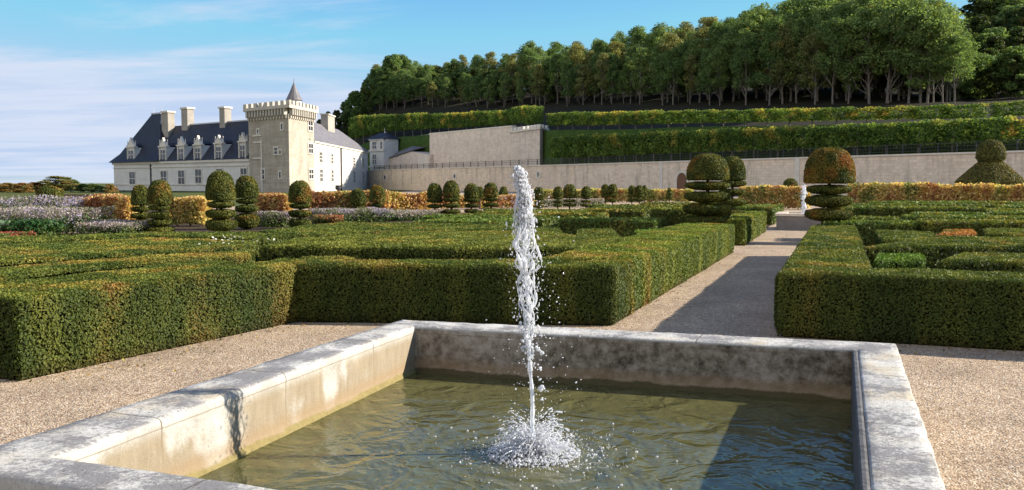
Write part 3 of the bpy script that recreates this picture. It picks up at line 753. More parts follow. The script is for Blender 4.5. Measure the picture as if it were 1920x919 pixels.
mb = MB(); mb.prism(inset_poly(kp, .3), zc1 - 1.2, zc1 - .7); mb.build('roof', SLATE, keep)
tc_ = At(554, HOR, 155)
mb = MB(); zr0, zr1 = zat(190, 155), zat(152, 155)
mb.lathe((tc_[0], tc_[1], 0), [(1.15, zc1 - 1.5), (1.15, zr0 + .2)], 14); mb.build('turret', CASTLE, keep)
mb = MB(); mb.lathe((tc_[0], tc_[1], 0), [(1.45, zr0 + .15), (1.35, zr0 + .3), (.75, zr0 + (zr1 - zr0) * .45), (.32, zr0 + (zr1 - zr0) * .75), (.06, zr1 - .3), (.03, zr1 + .5)], 14); mb.build('turret_roof', SLATE_PALE, keep)
fl, fr_ = frame_of(L_, N_), frame_of(N_, R_)
for px, y0, y1, wd in ((583, 227, 245, 1.0), (583, 270, 287, 1.0), (583, 318, 335, 1.0)): window(fr_, px, y0, y1, wd * 2.0)
for px, y0, y1, wd, mu, tr_ in ((486, 243, 250, .5, 0, 0), (519, 277, 289, .9, 0, 1), (527, 282, 289, .5, 0, 0), (494, 318, 336, .9, 0, 1), (526, 322, 334, .5, 0, 0), (531, 232, 243, .5, 0, 0)): window(fl, px, y0, y1, wd, mull=mu, trans=tr_)
def slit(fr, x0, x1, z0, z1):
    mb = MB(); wbox(mb, fr, x0, x1, .0, .10, z0, z1); return mb
mb = MB(); xs = fx(fl, 484)
for z in (zat(255, 155), zat(268, 155), zat(298, 155)): wbox(mb, fl, xs - 1.2, xs + 1.3, .002, .14, z, z + .25)
wbox(mb, fl, xs + 1.3, xs + 1.55, .002, .2, 0, zat(262, 155)); part('string_courses', mb, TRIM)
# sunlit wing running back from the keep
C0, C1 = At(589, HOR, 163), At(690, HOR, 222)
fs = frame_of(C0, C1); LS = float(np.linalg.norm((C1 - C0)[:2])); E2 = zat(264, 164)
mb = MB(); wbox(mb, fs, -2, LS, -9, 0, -.2, E2); part('wing_wall', mb, CASTLE)
mb = MB(); wbox(mb, fs, .2, LS + .2, .002, .25, E2 - .35, E2 - .003); part('cornice', mb, TRIM)
mb = MB(); hip(mb, fs, -4, LS, -9, 0, E2 + .003, E2 + 4.6, .3, 13); part('roof', mb, SLATE_PALE)
xq = fx(fs, 655); mb = MB(); wbox(mb, fs, xq - 6.5, xq + .5, -4.6, -3.1, E2 + 2, zat(224, 205)); c = part('chimney', mb, BRICKCH)
mb = MB(); wbox(mb, fs, xq - 6.7, xq + .7, -4.8, -2.9, zat(224, 205) + .003, zat(222, 205)); mb.build('cap', TRIM, c)
mb = MB(); mb.tube([onwall(fs, fx(fs, 639), .15, 0), onwall(fs, fx(fs, 639), .15, E2 - .4)], .2, 6); part('downpipe', mb, BARK)
for px, wd in ((602, 2.2), (623, 1.8), (664, 2.2), (681, 2.2)):
    x = fx(fs, px); dep = (fs[0] + fs[1] * x)[1]; k_ = 164 / dep
    window(fs, px, HOR - (HOR - 284) * k_, HOR - (HOR - 303) * k_, wd, mull=1, trans=2)
    window(fs, px, HOR - (HOR - 317) * k_, HOR - (HOR - 340) * k_, wd, mull=1, trans=2)

# small white pavilion at the right end of the wing
pv = thing('garden_pavilion', (0, 0, 0), 'small white two storey pavilion with a pointed slate roof beside the chateau wing', 'pavilion')
a, b = At(694, HOR, 226), At(720, HOR, 222); fp = frame_of(a, b); LP = float(np.linalg.norm((b - a)[:2]))
mb = MB(); wbox(mb, fp, 0, LP, -4.5, 0, 0, zat(261, 224)); mb.build('pavilion_wall', CASTLE, pv)
mb = MB(); wbox(mb, fp, -.2, LP + .2, .002, .25, zat(284, 224), zat(281, 224)); wbox(mb, fp, -.2, LP + .2, .002, .25, zat(262.5, 224), zat(261, 224) - .003); wbox(mb, fp, -.2, LP + .2, .002, .3, zat(314, 224), zat(311, 224)); mb.build('cornice', TRIM, pv)
mb = MB(); hip(mb, fp, -1.2, LP, -5, 0, zat(261, 224) + .003, zat(249, 226), 2.2, 2.0); mb.build('roof', SLATE, pv)
mb = MB(); q = onwall(fp, LP / 2, -2.5, zat(249.5, 226)); mb.tube([q, [q[0], q[1], q[2] + 1.3]], [.12, .02], 6); mb.build('finial', LEAD, pv)
window(fp, 703, 266, 279, 1.5, parent=pv); window(fp, 703, 290, 308, 1.5, parent=pv)
window(fp, 716, 266, 279, .7, parent=pv, mull=0)

# ================================================================== FOLIAGE HELPERS
def palette(P, seed, greens, warm, warm_amt, s=.5):
    """natural leaf colour: mixed greens in patches, with yellowed and rusty patches"""
    a = fbm(P, s, seed); b = fbm(P, s * 1.7, seed + 50); j = rng.uniform(0, 1, len(P))
    g0, g1 = np.array(greens[0]), np.array(greens[1]); w0, w1 = np.array(warm[0]), np.array(warm[1])
    m = np.clip((a - .35) * 2.2 + (j - .5) * .7, 0, 1)[:, None]; C = g0 * (1 - m) + g1 * m
    wa = np.clip((b - .5) * 4 + (np.asarray(warm_amt) * 2 - 1) + (rng.uniform(0, 1, len(P)) - .5) * .8, 0, 1)[:, None]
    m2 = np.clip((fbm(P, s * .8, seed + 99) - .4) * 3, 0, 1)[:, None]
    W = w0 * (1 - m2) + w1 * m2
    return (C * (1 - wa) + W * wa) * rng.uniform(.82, 1.18, len(P))[:, None]
HG = ((.038, .058, .010), (.125, .135, .022)); HW = ((.23, .185, .034), (.20, .105, .028))

def edges_of(poly): return [(np.array(poly[i][:2], float), np.array(poly[(i + 1) % len(poly)][:2], float)) for i in range(len(poly))]
def in_poly(P, poly):
    x, y = P[:, 0], P[:, 1]; ins = np.zeros(len(P), bool)
    for a, b in edges_of(poly):
        c = ((a[1] > y) != (b[1] > y)) & (x < (b[0] - a[0]) * (y - a[1]) / (b[1] - a[1] + 1e-12) + a[0]); ins ^= c
    return ins
def edge_dist(P, poly):
    D = np.full(len(P), 1e9)
    for a, b in edges_of(poly):
        ab = b - a; t = np.clip(((P[:, :2] - a) @ ab) / (ab @ ab + 1e-12), 0, 1); D = np.minimum(D, np.linalg.norm(P[:, :2] - a - t[:, None] * ab, axis=1))
    return D
HANDP = []
def hedge(poly, h, label, group=None, seed=0, leaf=None, cover=1.7, top_warm=.42, side_warm=.30, greens=HG, warm=HW, name='box_hedge', lean=0.0, ragged=.022):
    poly = [np.array(p[:2], float) for p in poly]
    HANDP.append(poly)
    c = np.mean(poly, axis=0); d = max(4.0, float(np.linalg.norm(c)) * .55 + min(np.linalg.norm(p) for p in poly) * .45)
    a_ = leaf or max(.0125, .00125 * d); b_ = a_ * .62; area = 2 * a_ * b_
    mb = MB(); ar2 = sum(p[0] * q[1] - q[0] * p[1] for p, q in edges_of(poly)); sg = 1 if ar2 > 0 else -1
    core = inset_poly(poly, .035 + a_ * .5)
    core_c = (.07, .072, .018) if d > 16 else (.022, .022, .008)
    mb.prism(core if sg > 0 else core[::-1], 0.0, h - .03 - a_ * .6, col=core_c, mat=1)
    Ps, Ns, Ws = [], [], []
    for p, q in edges_of(poly):
        L = np.linalg.norm(q - p); u = (q - p) / L; n = np.array([u[1], -u[0]]) * sg
        facing = -(n @ ((p + q) / 2)) / (np.linalg.norm((p + q) / 2) + 1e-9)
        k = int(L * h * cover / area * (1.0 if facing > -.25 else .45))
        if k < 1: continue
        s_ = rng.uniform(0, L, k); z = rng.uniform(.015, h, k)
        P = np.stack([p[0] + u[0] * s_, p[1] + u[1] * s_, z], 1); N = np.tile([n[0], n[1], .12], (k, 1))
        rd = (fbm(P, .45, seed + 5) - .5) * 2 * ragged * 1.6 + (.012 + a_ * .2) - rng.exponential(.017 + a_ * .3, k)
        sh = np.clip((z - (h - .07)) / .07, 0, 1) ** 2 * .035
        foot = np.clip((.10 - z) / .10, 0, 1) * .035
        P[:, :2] += n * (rd - sh - foot)[:, None]
        Ps.append(P); Ns.append(N); Ws.append(side_warm + np.clip((z - (h - .12)) / .12, 0, 1) * (top_warm - side_warm) * .8)
    mn = np.min(poly, axis=0); mx = np.max(poly, axis=0)
    k = int((mx - mn).prod() * cover / area)
    T = np.stack([rng.uniform(mn[0], mx[0], k), rng.uniform(mn[1], mx[1], k), np.full(k, h)], 1); T = T[in_poly(T, poly)]
    de = edge_dist(T, poly)
    T[:, 2] = h + (fbm(T, .55, seed + 9) - .5) * 2 * ragged * 1.2 - np.clip((.07 - de) / .07, 0, 1) ** 2 * .03 + (rng.uniform(0, 1, len(T)) - .6) * (.028 + a_ * .6)
    Ps.append(T); Ns.append(np.tile([0, 0, 1.0], (len(T), 1))); Ws.append(np.full(len(T), top_warm))
    P = np.concatenate(Ps); N = np.concatenate(Ns); W = np.concatenate(Ws)
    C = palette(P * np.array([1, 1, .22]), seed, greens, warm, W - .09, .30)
    topk = np.clip(N[:, 2], 0, 1)[:, None]; C = C * (1.0 + topk * .55) * (1 - .35 * np.clip((.14 - P[:, 2:3]) / .14, 0, 1) * np.array([.4, 1.0, .8]))  # upward leaves brightened in colour, standing in for sun on the hedge tops
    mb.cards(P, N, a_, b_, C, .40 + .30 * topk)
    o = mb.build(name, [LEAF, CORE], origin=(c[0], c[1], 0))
    return tag(o, label, 'hedge', group)

# ================================================================== NEAR HEDGES
HZ = .67
def T(px, py, h=HZ): return G(px, py, h)[:2]
h1a, h1b = G(37, 717)[:2], G(556, 605)[:2]; u1 = (h1b - h1a) / np.linalg.norm(h1b - h1a); n1_ = np.array([-u1[1], u1[0]])      # n1_ to the left
h2b = G(1152, 612)[:2]; u2 = (h2b - h1b) / np.linalg.norm(h2b - h1b); n2_ = np.array([-u2[1], u2[0]])
def s1(s, o): return h1a + u1 * s + n1_ * o
def s2(s, o): return h1b + u2 * s + n2_ * o
L1 = np.linalg.norm(h1b - h1a); L2 = np.linalg.norm(h2b - h1b)
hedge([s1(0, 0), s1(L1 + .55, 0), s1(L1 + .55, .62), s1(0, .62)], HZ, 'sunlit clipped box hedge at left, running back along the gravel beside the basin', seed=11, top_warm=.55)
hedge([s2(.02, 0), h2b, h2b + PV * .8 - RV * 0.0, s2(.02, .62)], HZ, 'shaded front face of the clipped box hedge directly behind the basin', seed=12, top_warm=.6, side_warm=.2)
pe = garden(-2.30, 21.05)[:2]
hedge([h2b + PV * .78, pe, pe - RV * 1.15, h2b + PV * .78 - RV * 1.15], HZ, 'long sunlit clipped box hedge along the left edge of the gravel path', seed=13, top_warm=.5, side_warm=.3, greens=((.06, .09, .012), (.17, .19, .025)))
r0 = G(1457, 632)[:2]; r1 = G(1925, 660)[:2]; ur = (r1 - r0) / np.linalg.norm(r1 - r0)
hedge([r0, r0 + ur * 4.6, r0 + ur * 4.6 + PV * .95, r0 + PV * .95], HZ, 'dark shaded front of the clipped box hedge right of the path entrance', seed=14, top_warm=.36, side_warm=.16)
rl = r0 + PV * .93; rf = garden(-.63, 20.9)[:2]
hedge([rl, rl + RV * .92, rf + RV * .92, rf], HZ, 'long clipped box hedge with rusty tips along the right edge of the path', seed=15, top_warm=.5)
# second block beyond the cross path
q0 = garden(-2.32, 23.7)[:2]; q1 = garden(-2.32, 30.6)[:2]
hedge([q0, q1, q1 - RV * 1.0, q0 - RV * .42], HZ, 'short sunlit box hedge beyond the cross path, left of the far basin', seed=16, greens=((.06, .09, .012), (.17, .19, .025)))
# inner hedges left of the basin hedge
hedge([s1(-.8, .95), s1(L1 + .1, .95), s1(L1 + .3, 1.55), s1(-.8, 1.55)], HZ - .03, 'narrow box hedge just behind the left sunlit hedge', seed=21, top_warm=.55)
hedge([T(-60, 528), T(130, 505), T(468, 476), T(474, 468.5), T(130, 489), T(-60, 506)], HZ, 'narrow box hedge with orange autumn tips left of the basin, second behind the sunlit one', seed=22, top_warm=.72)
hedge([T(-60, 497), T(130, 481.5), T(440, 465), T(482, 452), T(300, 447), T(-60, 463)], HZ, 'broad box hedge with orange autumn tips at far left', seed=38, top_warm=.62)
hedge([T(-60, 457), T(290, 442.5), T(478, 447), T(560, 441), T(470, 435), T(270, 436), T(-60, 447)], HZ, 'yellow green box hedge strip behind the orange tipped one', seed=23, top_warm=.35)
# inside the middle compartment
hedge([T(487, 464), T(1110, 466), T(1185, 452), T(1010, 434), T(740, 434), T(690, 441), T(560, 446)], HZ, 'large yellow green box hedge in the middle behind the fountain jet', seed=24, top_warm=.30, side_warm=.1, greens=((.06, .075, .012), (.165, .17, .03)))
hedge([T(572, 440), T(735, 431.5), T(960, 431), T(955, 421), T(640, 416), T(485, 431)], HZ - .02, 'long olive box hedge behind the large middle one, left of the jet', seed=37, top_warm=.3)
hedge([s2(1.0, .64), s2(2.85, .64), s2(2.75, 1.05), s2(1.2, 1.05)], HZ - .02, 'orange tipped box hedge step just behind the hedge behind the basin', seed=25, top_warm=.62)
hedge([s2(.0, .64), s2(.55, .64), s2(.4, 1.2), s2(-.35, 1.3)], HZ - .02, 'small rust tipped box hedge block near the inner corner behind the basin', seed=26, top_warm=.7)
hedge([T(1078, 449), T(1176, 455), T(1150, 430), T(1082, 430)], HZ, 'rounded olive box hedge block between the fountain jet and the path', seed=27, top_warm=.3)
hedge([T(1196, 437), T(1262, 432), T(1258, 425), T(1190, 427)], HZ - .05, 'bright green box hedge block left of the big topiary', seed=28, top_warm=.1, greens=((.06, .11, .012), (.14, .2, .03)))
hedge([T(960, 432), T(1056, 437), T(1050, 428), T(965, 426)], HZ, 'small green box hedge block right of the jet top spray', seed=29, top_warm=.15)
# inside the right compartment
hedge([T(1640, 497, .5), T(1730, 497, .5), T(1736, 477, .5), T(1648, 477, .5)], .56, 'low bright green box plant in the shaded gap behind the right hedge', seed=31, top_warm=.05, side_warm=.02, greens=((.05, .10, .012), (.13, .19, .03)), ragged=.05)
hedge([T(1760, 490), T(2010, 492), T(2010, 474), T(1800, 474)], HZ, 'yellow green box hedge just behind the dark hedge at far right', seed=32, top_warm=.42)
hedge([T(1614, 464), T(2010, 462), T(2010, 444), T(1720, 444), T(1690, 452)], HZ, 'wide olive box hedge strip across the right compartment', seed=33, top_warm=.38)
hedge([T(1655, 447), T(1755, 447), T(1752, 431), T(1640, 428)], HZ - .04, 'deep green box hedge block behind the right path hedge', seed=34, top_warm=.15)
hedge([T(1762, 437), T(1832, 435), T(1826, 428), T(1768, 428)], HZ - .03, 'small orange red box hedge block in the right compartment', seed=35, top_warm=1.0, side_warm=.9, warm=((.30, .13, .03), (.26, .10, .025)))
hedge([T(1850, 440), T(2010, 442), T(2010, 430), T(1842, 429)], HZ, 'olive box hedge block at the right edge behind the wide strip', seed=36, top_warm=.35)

# ================================================================== FAR PARTERRE
shade_soil = MB()  # dark soil sheet; its darkness stands in for shade in the hedge gaps
def shade_soil_poly(pts, z=.005): shade_soil.add([[p[0], p[1], z] for p in pts], tris=[[0, i, i + 1] for i in range(1, len(pts) - 1)])
shade_soil_poly([s1(-1.5, 14), s1(-1.5, .25), s1(L1 + .25, .25)])
shade_soil_poly([garden(-34, 22)[:2], s1(-1.5, 14), s1(L1 + .25, .25), s2(L2 - .2, .25), garden(-2.6, 20.9)[:2], garden(-2.6, 22)[:2]])
shade_soil_poly([r0 + PV * .3 + RV * .3, garden(-.5, 20.8)[:2], garden(18, 20.8)[:2], garden(10, 10)[:2]])
shade_soil_poly([garden(-2.5, 23.8)[:2], garden(-2.5, 45)[:2], garden(-46, 45)[:2], garden(-46, 23.8)[:2]], .006)
shade_soil_poly([garden(-.5, 23.8)[:2], garden(-.5, 52)[:2], garden(30, 52)[:2], garden(26, 23.8)[:2]], .006)
tag(shade_soil.build('soil_gap_shade', SHADE_SOIL), kind='structure')
BX = [0, 250, 480, 560, 640, 800, 960, 1100, 1280, 1500, 1700, 1920]; BY = [444, 434, 428, 421, 413, 402, 395, 387, 379, 384, 376, 375]
NXx = [0, 480, 500, 1180, 1200, 1380, 1590, 1920]; NYy = [452, 446, 430, 427, 423, 420, 426, 427]
prng = random.Random(5); nfar = 0
al = 10.5
HN = list(HANDP)
while al < 64:
    th = (prng.uniform(.65, 1.35) if al < 18 else prng.uniform(1.1, 2.2)) * (1 + max(0, al - 25) * .015); ac = -52 + prng.uniform(0, 3)
    while ac < 34:
        ln = prng.uniform(1.5, 3.8) * (1 + max(0, al - 25) * .03); gp = prng.choice([.04, .05, .06, .06, .35, .5])
        x0, x1 = ac, ac + ln; ac += ln + gp
        if x1 > -2.45 and x0 < -.5:                       # keep the path clear
            if x0 < -3.4: x1 = -2.45
            elif x1 > .6: x0 = -.5
            else: continue
        if 20.7 < al + th and al < 23.9 and x1 > -3.6 and x0 < 1.5: continue          # the cross path
        if 29.5 < al + th and al < 34 and x1 > -3.6 and x0 < 1.8: continue           # the far basin
        if al < 31 and x1 > -3.7 and x0 < -2: continue
        j = prng.uniform(-.12, .12)
        poly = [garden(x0, al + j)[:2], garden(x1, al + prng.uniform(-.12, .12))[:2], garden(x1, al + th)[:2], garden(x0, al + th + j)[:2]]
        hh = prng.uniform(.58, .70)
        cpx, cpy = to_px([*np.mean(poly, axis=0), hh])
        pfx = [to_px([*p, hh]) for p in poly]
        if max(p[0] for p in pfx) < -40 or min(p[0] for p in pfx) > 1960: continue
        if min(p[1] for p in pfx) < np.interp(cpx, BX, BY): continue
        uu, vv = np.meshgrid(np.linspace(-.03, 1.03, 13), np.linspace(-.25, 1.25, 7)); pa, pb, pc_, pd2 = [np.array(q) for q in poly]
        smp = (pa + (pb - pa) * uu.ravel()[:, None]) * (1 - vv.ravel()[:, None]) + (pd2 + (pc_ - pd2) * uu.ravel()[:, None]) * vv.ravel()[:, None]
        if any(in_poly(smp, hp).any() for hp in HN): continue
        if x0 > -6.4 and x1 < -1 and al < 17.5: continue
        if x1 > -6.4 and x0 < -2 and al < 17.5: continue
        if x0 > -.6 and al < 14: continue
        if x1 < -5 and min((q - h1a) @ n1_ for q in smp) < 1.9: continue
        side = 'left of the path' if x0 < -2 else 'right of the path'
        zone = 'nearer' if cpy > 405 else 'distant'
        sd_ = int(prng.random() * 10000)
        tw_ = prng.choice([.2, .3, .35, .45, .6]); gr = prng.choice([HG, ((.055, .075, .012), (.16, .165, .03)), ((.05, .085, .015), (.13, .16, .03))])
        dd = np.linalg.norm(np.mean(poly, axis=0))
        hedge(poly, hh, f'low clipped box hedge in the {zone} parterre rows {side}', f'{zone} parterre hedges {side}', seed=sd_, leaf=.0017 * dd, cover=.95, top_warm=tw_, side_warm=.15, greens=gr)
        nfar += 1
    al += th + (prng.choice([.3, .4, .6]) if al < 18 else prng.choice([.08, .18, .3, .45]))
print('far hedges', nfar)

# ================================================================== TOPIARY
def lathe_leaves(name, prof, d, parent, seed, greens, warm, wamt, a_=None, cover=1.6):
    """clipped solid of revolution: leafy skin over a dense core; prof is (radius, height) from bottom to top"""
    prof = np.array(prof, float); mb = MB(); a_ = a_ or max(.010, .00085 * d); a_ = min(a_, max(.012, (prof[-1, 1] - prof[0, 1]) * .13)); b_ = a_ * .65; area = 2 * a_ * b_
    cp = prof.copy(); cp[:, 0] = np.maximum(cp[:, 0] - a_ * .9, 0.01)
    zc = (prof[0, 1] + prof[-1, 1]) / 2; cp[:, 1] = zc + (cp[:, 1] - zc) * (1 - a_ * 1.2 / max(.05, prof[-1, 1] - prof[0, 1]))
    mb.lathe((0, 0, 0), cp, 20, col=(.028, .033, .010), mat=1)
    for (ra, za), (rb, zb_) in zip(prof[:-1], prof[1:]):
        sl = math.hypot(rb - ra, zb_ - za); k = int(math.pi * (ra + rb) * sl * cover / area)
        if k < 1: continue
        t = rng.uniform(0, 1, k); rr = ra + (rb - ra) * t
        if abs(rb - ra) > .3 * sl: rr = np.sqrt(ra * ra + (rb * rb - ra * ra) * t); t = (rr - ra) / (rb - ra)
        zz_ = za + (zb_ - za) * t; an = rng.uniform(0, 2 * math.pi, k)
        nr, nz_ = (zb_ - za) / sl, -(rb - ra) / sl
        N = np.stack([np.cos(an) * nr, np.sin(an) * nr, np.full(k, nz_)], 1)
        P = np.stack([rr * np.cos(an), rr * np.sin(an), zz_], 1)
        P += N * (((fbm(P + seed, .16, seed) - .5) * min(.045, a_ * 1.4) + (rng.uniform(0, 1, k) - .65) * a_ * 1.3))[:, None]
        W = wamt + np.clip(nz_, -.3, 1) * .12
        mb.cards(P, N, a_, b_, palette(P + seed * 3.1, seed, greens, warm, np.full(k, W), .22), .7)
    return mb.build(name, [LEAF, CORE], parent)
TG = ((.055, .075, .014), (.17, .17, .032)); TW = ((.26, .17, .03), (.30, .12, .025))
def topiary(px, d, head, tiers, label, rust=.3, wild=0, group='clipped tiered topiary trees', base=0.0, trunk=True, seed=None):
    """head=(ytop,ybot,halfwidth px); tiers=[(ytop,ybot,halfwidth)] read off along the sight line at distance d"""
    seed = seed or int(px) % 997; c = At(px, HOR, d); t = thing('topiary_tree', (c[0], c[1], base), label, 'topiary', group)
    t.rotation_euler = (0, 0, prng.uniform(0, 6))
    sc_ = d / F; z = lambda y: CAMH + (HOR - y) * sc_ - base
    y0, y1, hw = head; Rr = hw * sc_; za, zb_ = z(y1), z(y0); H = zb_ - za
    n = 9; k0 = .24
    prof = [(.05, za), (Rr * .93, za), (Rr * .985, za + H * .025), (Rr, za + H * .08), (Rr * .99, za + H * k0)]
    for i in range(1, n + 1):
        q = i / n * math.pi / 2; prof.append((max(.012, Rr * .99 * math.cos(q) ** .74), za + H * k0 + H * (1 - k0) * math.sin(q)))
    lathe_leaves('dome', prof, d, t, seed, TG, TW, rust)
    for i, (a_, b_, hw_) in enumerate(tiers):
        rr = hw_ * sc_; z1_, z0_ = z(a_), z(b_); h = z1_ - z0_; bot = .52 if hw_ > 12 else .6
        lathe_leaves('tier', [(.04, z0_), (rr * bot * .6, z0_), (rr * .78, z0_ + h * .14), (rr * .98, z0_ + h * .34), (rr * 1.02, z0_ + h * .55), (rr * .97, z0_ + h * .74), (rr * .6, z0_ + h * .88), (.05, z0_ + h * .92)], d, t, seed + i + 1, TG, TW, max(0.05, min(rust - .12, .22)))
    if trunk:
        mb = MB(); mb.tube([(0, 0, -.02), (.01, 0, .5 * za), (0, 0, za + .1)], [max(.05, Rr * .12), max(.04, Rr * .1), .04], 8); mb.build('trunk', BARK, t)
    return t
def simple(px, top, bot, hw, label, rust=.3, f=.9, nt=3, **k):
    d = 1.6 * F / (bot - HOR) * f; H = bot - top; hb = top + H * .46
    base_y = HOR + 1.6 * F / d
    tiers = []
    for i in range(nt):
        a_ = hb + H * .54 * (i + .10) / nt; tiers.append((a_, a_ + H * .54 / nt * .72, hw * prng.uniform(.92, 1.12)))
    return topiary(px, d, (top, hb, hw), tiers, label, rust, **k)
topiary(1327, 24.0, (289, 337, 39), [(340, 356, 41), (358, 379, 42), (380, 403, 44), (403, 424, 48), (428, 446, 40)], 'big green topiary with a flat bottomed dome over wide discs, left of the path', .28)
topiary(1373, 27.5, (294, 337, 24), [(338, 350, 25), (354, 366, 24), (372, 386, 27), (394, 410, 26)], 'topiary half hidden behind the big domed topiary left of the path', .22)
topiary(1555, 24.0, (277, 343, 45.5), [(346, 364, 40), (364, 388, 42), (389, 414, 42), (420, 440, 30)], 'big rusty orange domed topiary at the right of the path end', .72)
topiary(1482, 58, (335, 367, 15), [(368, 375, 14), (376, 384, 13)], 'small dark topiary just left of the far white fountain jet', .25)
topiary(263, 30, (347, 384, 17), [(387, 397, 17), (399, 410, 18), (411, 422, 18), (424, 434, 17)], 'topiary with a rust tinged dome behind the leftmost disc topiary', .5)
topiary(299, 28.5, (338, 382, 22.5), [(384, 394, 20), (396, 410, 22), (411, 423, 22), (424, 437, 24)], 'topiary with a green dome at the front of the leftmost pair', .25)
topiary(413, 29, (321, 374, 26.5), [(376, 390, 24), (391, 410, 27), (409, 433, 28)], 'tall topiary with three discs in front of the chateau, left of its neighbour', .3)
topiary(462, 31, (330, 370, 21.5), [(372, 382, 19), (384, 398, 21), (398, 428, 23)], 'topiary over a bowl shaped disc, just right of the tall one before the chateau', .22)
topiary(562, 31.5, (339, 379, 21), [(381, 391, 19), (393, 407, 21), (409, 429, 20)], 'lone topiary in front of the sunlit side of the keep', .25)
topiary(671, 44, (354, 382, 15), [(384, 392, 12)], 'short domed topiary rising out of lavender flowers, left of the rusty one', .25)
topiary(707, 41, (348, 378, 15), [(380, 388, 11), (390, 400, 10)], 'dome topiary with rusty top beside the lavender flowers', .5)
simple(815, 344, 403, 14, 'leftmost of the four topiaries between the flowers and the jet', .22)
simple(846, 339, 403, 15.5, 'tallest of the four topiaries between the flowers and the jet', .35)
simple(884, 344, 401, 13.5, 'topiary with thin discs, third of the four left of the jet', .28)
simple(920, 343, 399, 13.5, 'rightmost of the four topiaries, nearest to the jet on its left', .3)
topiary(900, 55, (350, 372, 7), [], 'slim topiary dome peeking between the last two of the four', .2)
topiary(944, 58, (350, 374, 8.5), [], 'small topiary dome just left of the jet', .22)
simple(1010, 351, 391, 10, 'small topiary just right of the jet', .28)
simple(1046, 350, 389, 9, 'slim pale green topiary second to the right of the jet', .2)
simple(1068, 346, 388, 12, 'widest of the small topiaries right of the jet', .25)
simple(1099, 350, 388, 9, 'fourth small topiary right of the jet, with thin discs', .25)
simple(1135, 346, 381, 8, 'small topiary at the left of a touching pair before the stone wall', .25, nt=2)
simple(1149, 345, 381, 8.5, 'small topiary at the right of a touching pair before the stone wall', .25, nt=2)
simple(1185, 348, 380, 7, 'tiny topiary left of the arched door in the stone wall', .25, nt=2)
simple(1199, 348, 380, 8, 'tiny dark topiary in the middle of a cluster left of the arched door', .2, nt=2)
topiary(1209, 68, (347, 374, 5), [], 'tiny slim topiary at the right of the cluster left of the arched door', .2)
topiary(1255, 66, (352, 373, 5), [], 'tiny column topiary below the arched door', .2)
topiary(1865, 62, (338, 366, 10), [], 'small dark topiary before the vine row in front of the clipped pyramid', .1)
topiary(1753, 60, (356, 368, 5), [], 'tiny red brown clipped bush at the foot of the vine row', 1.0)
topiary(92, 34, (349, 388, 26), [], 'broad dome topiary among the lavender flowers at far left', .35)
# the clipped pyramid with a domed cap at the right end of the wall
pd_ = 78; c = At(1856, HOR, pd_)
py = thing('clipped_pyramid', (c[0], c[1], 0), 'large olive clipped pyramid with a domed cap at the right end of the wall', 'topiary')
k_ = pd_ / F; Z = lambda y: CAMH + (HOR - y) * k_
lathe_leaves('dome', [(.1, Z(304)), (20 * k_, Z(304)), (25 * k_, Z(296)), (24 * k_, Z(282)), (18 * k_, Z(270)), (9 * k_, Z(264)), (.02, Z(262))], pd_, py, 401, ((.08, .09, .024), (.17, .165, .042)), TW, .08)
lathe_leaves('skirt', [(62 * k_, 0), (58 * k_, Z(340)), (44 * k_, Z(326)), (29 * k_, Z(312)), (18 * k_, Z(302)), (.1, Z(301.5))], pd_, py, 402, ((.115, .11, .03), (.20, .175, .05)), TW, .08)
mb = MB(); mb.tube([(0, 0, 0), (0, 0, Z(300))], .12, 8); mb.build('trunk', BARK, py)

# ================================================================== VINE ROWS AND FLOWERS
def cloud(mbx, k, a, b, zlo, zhi, th, leafa, cols, wts, seed, shape=.6, tilt=1.2, clump=.8):
    a = np.array(a[:2]); b = np.array(b[:2]); u = (b - a) / np.linalg.norm(b - a); n = np.array([-u[1], u[0]]); L = np.linalg.norm(b - a)
    s_ = rng.uniform(0, L, k); o = rng.uniform(-1, 1, k) * th / 2; z = zlo + (zhi - zlo) * rng.uniform(0, 1, k) ** shape
    P = np.stack([a[0] + u[0] * s_ + n[0] * o, a[1] + u[1] * s_ + n[1] * o, z], 1)
    hmax = zhi * (.78 + .34 * fbm(np.stack([P[:, 0], P[:, 1], P[:, 0] * 0], 1), 1.3, seed)); P = P[P[:, 2] < hmax]
    pn = fbm(P, clump, seed + 3) + (rng.uniform(0, 1, len(P)) - .5) * .35
    order = np.clip((pn - .22) / .56, 0, .999); idx = np.searchsorted(np.cumsum(wts) / np.sum(wts), order)
    C = np.array(cols)[np.clip(idx, 0, len(cols) - 1)] * rng.uniform(.7, 1.3, len(P))[:, None]
    N = np.tile([-n[0] * .4, -abs(n[1]) * .4, .7], (len(P), 1)); mbx.cards(P, N, leafa, leafa * .7, C, tilt)
VCOL = [(.28, .13, .075), (.40, .235, .11), (.49, .335, .145), (.55, .45, .18), (.34, .33, .11), (.14, .17, .05)]
def vine(px0, px1, d0, d1, ytop, label, k, leafa, wts=(2, 3, 3, 2, 1, 1), th=.8, seed=1):
    a, b = At(px0, HOR, d0), At(px1, HOR, d1); zt = CAMH + (HOR - ytop) * (d0 + d1) / 2 / F
    t = thing('vine_row', (0, 0, 0), label, 'vine row', None)
    mb = MB(); cloud(mb, k, a, b, .08, zt, th, leafa, VCOL, wts, seed, .8)
    mb.build('foliage', TREELEAF, t)
    n = max(3, int(np.linalg.norm(b - a) / 2.5))
    for i in range(n):
        q = a + (b - a) * (i + .5) / n; mb = MB(); mb.tube([(q[0], q[1], 0), (q[0] + .03, q[1], zt * .9)], .035, 6); mb.build('stem', BARK, t)
vine(165, 256, 33, 32, 364, 'orange and yellow vine row left of the leftmost topiary pair', 7000, .055, (2, 3, 3, 4, 2, 1), seed=3)
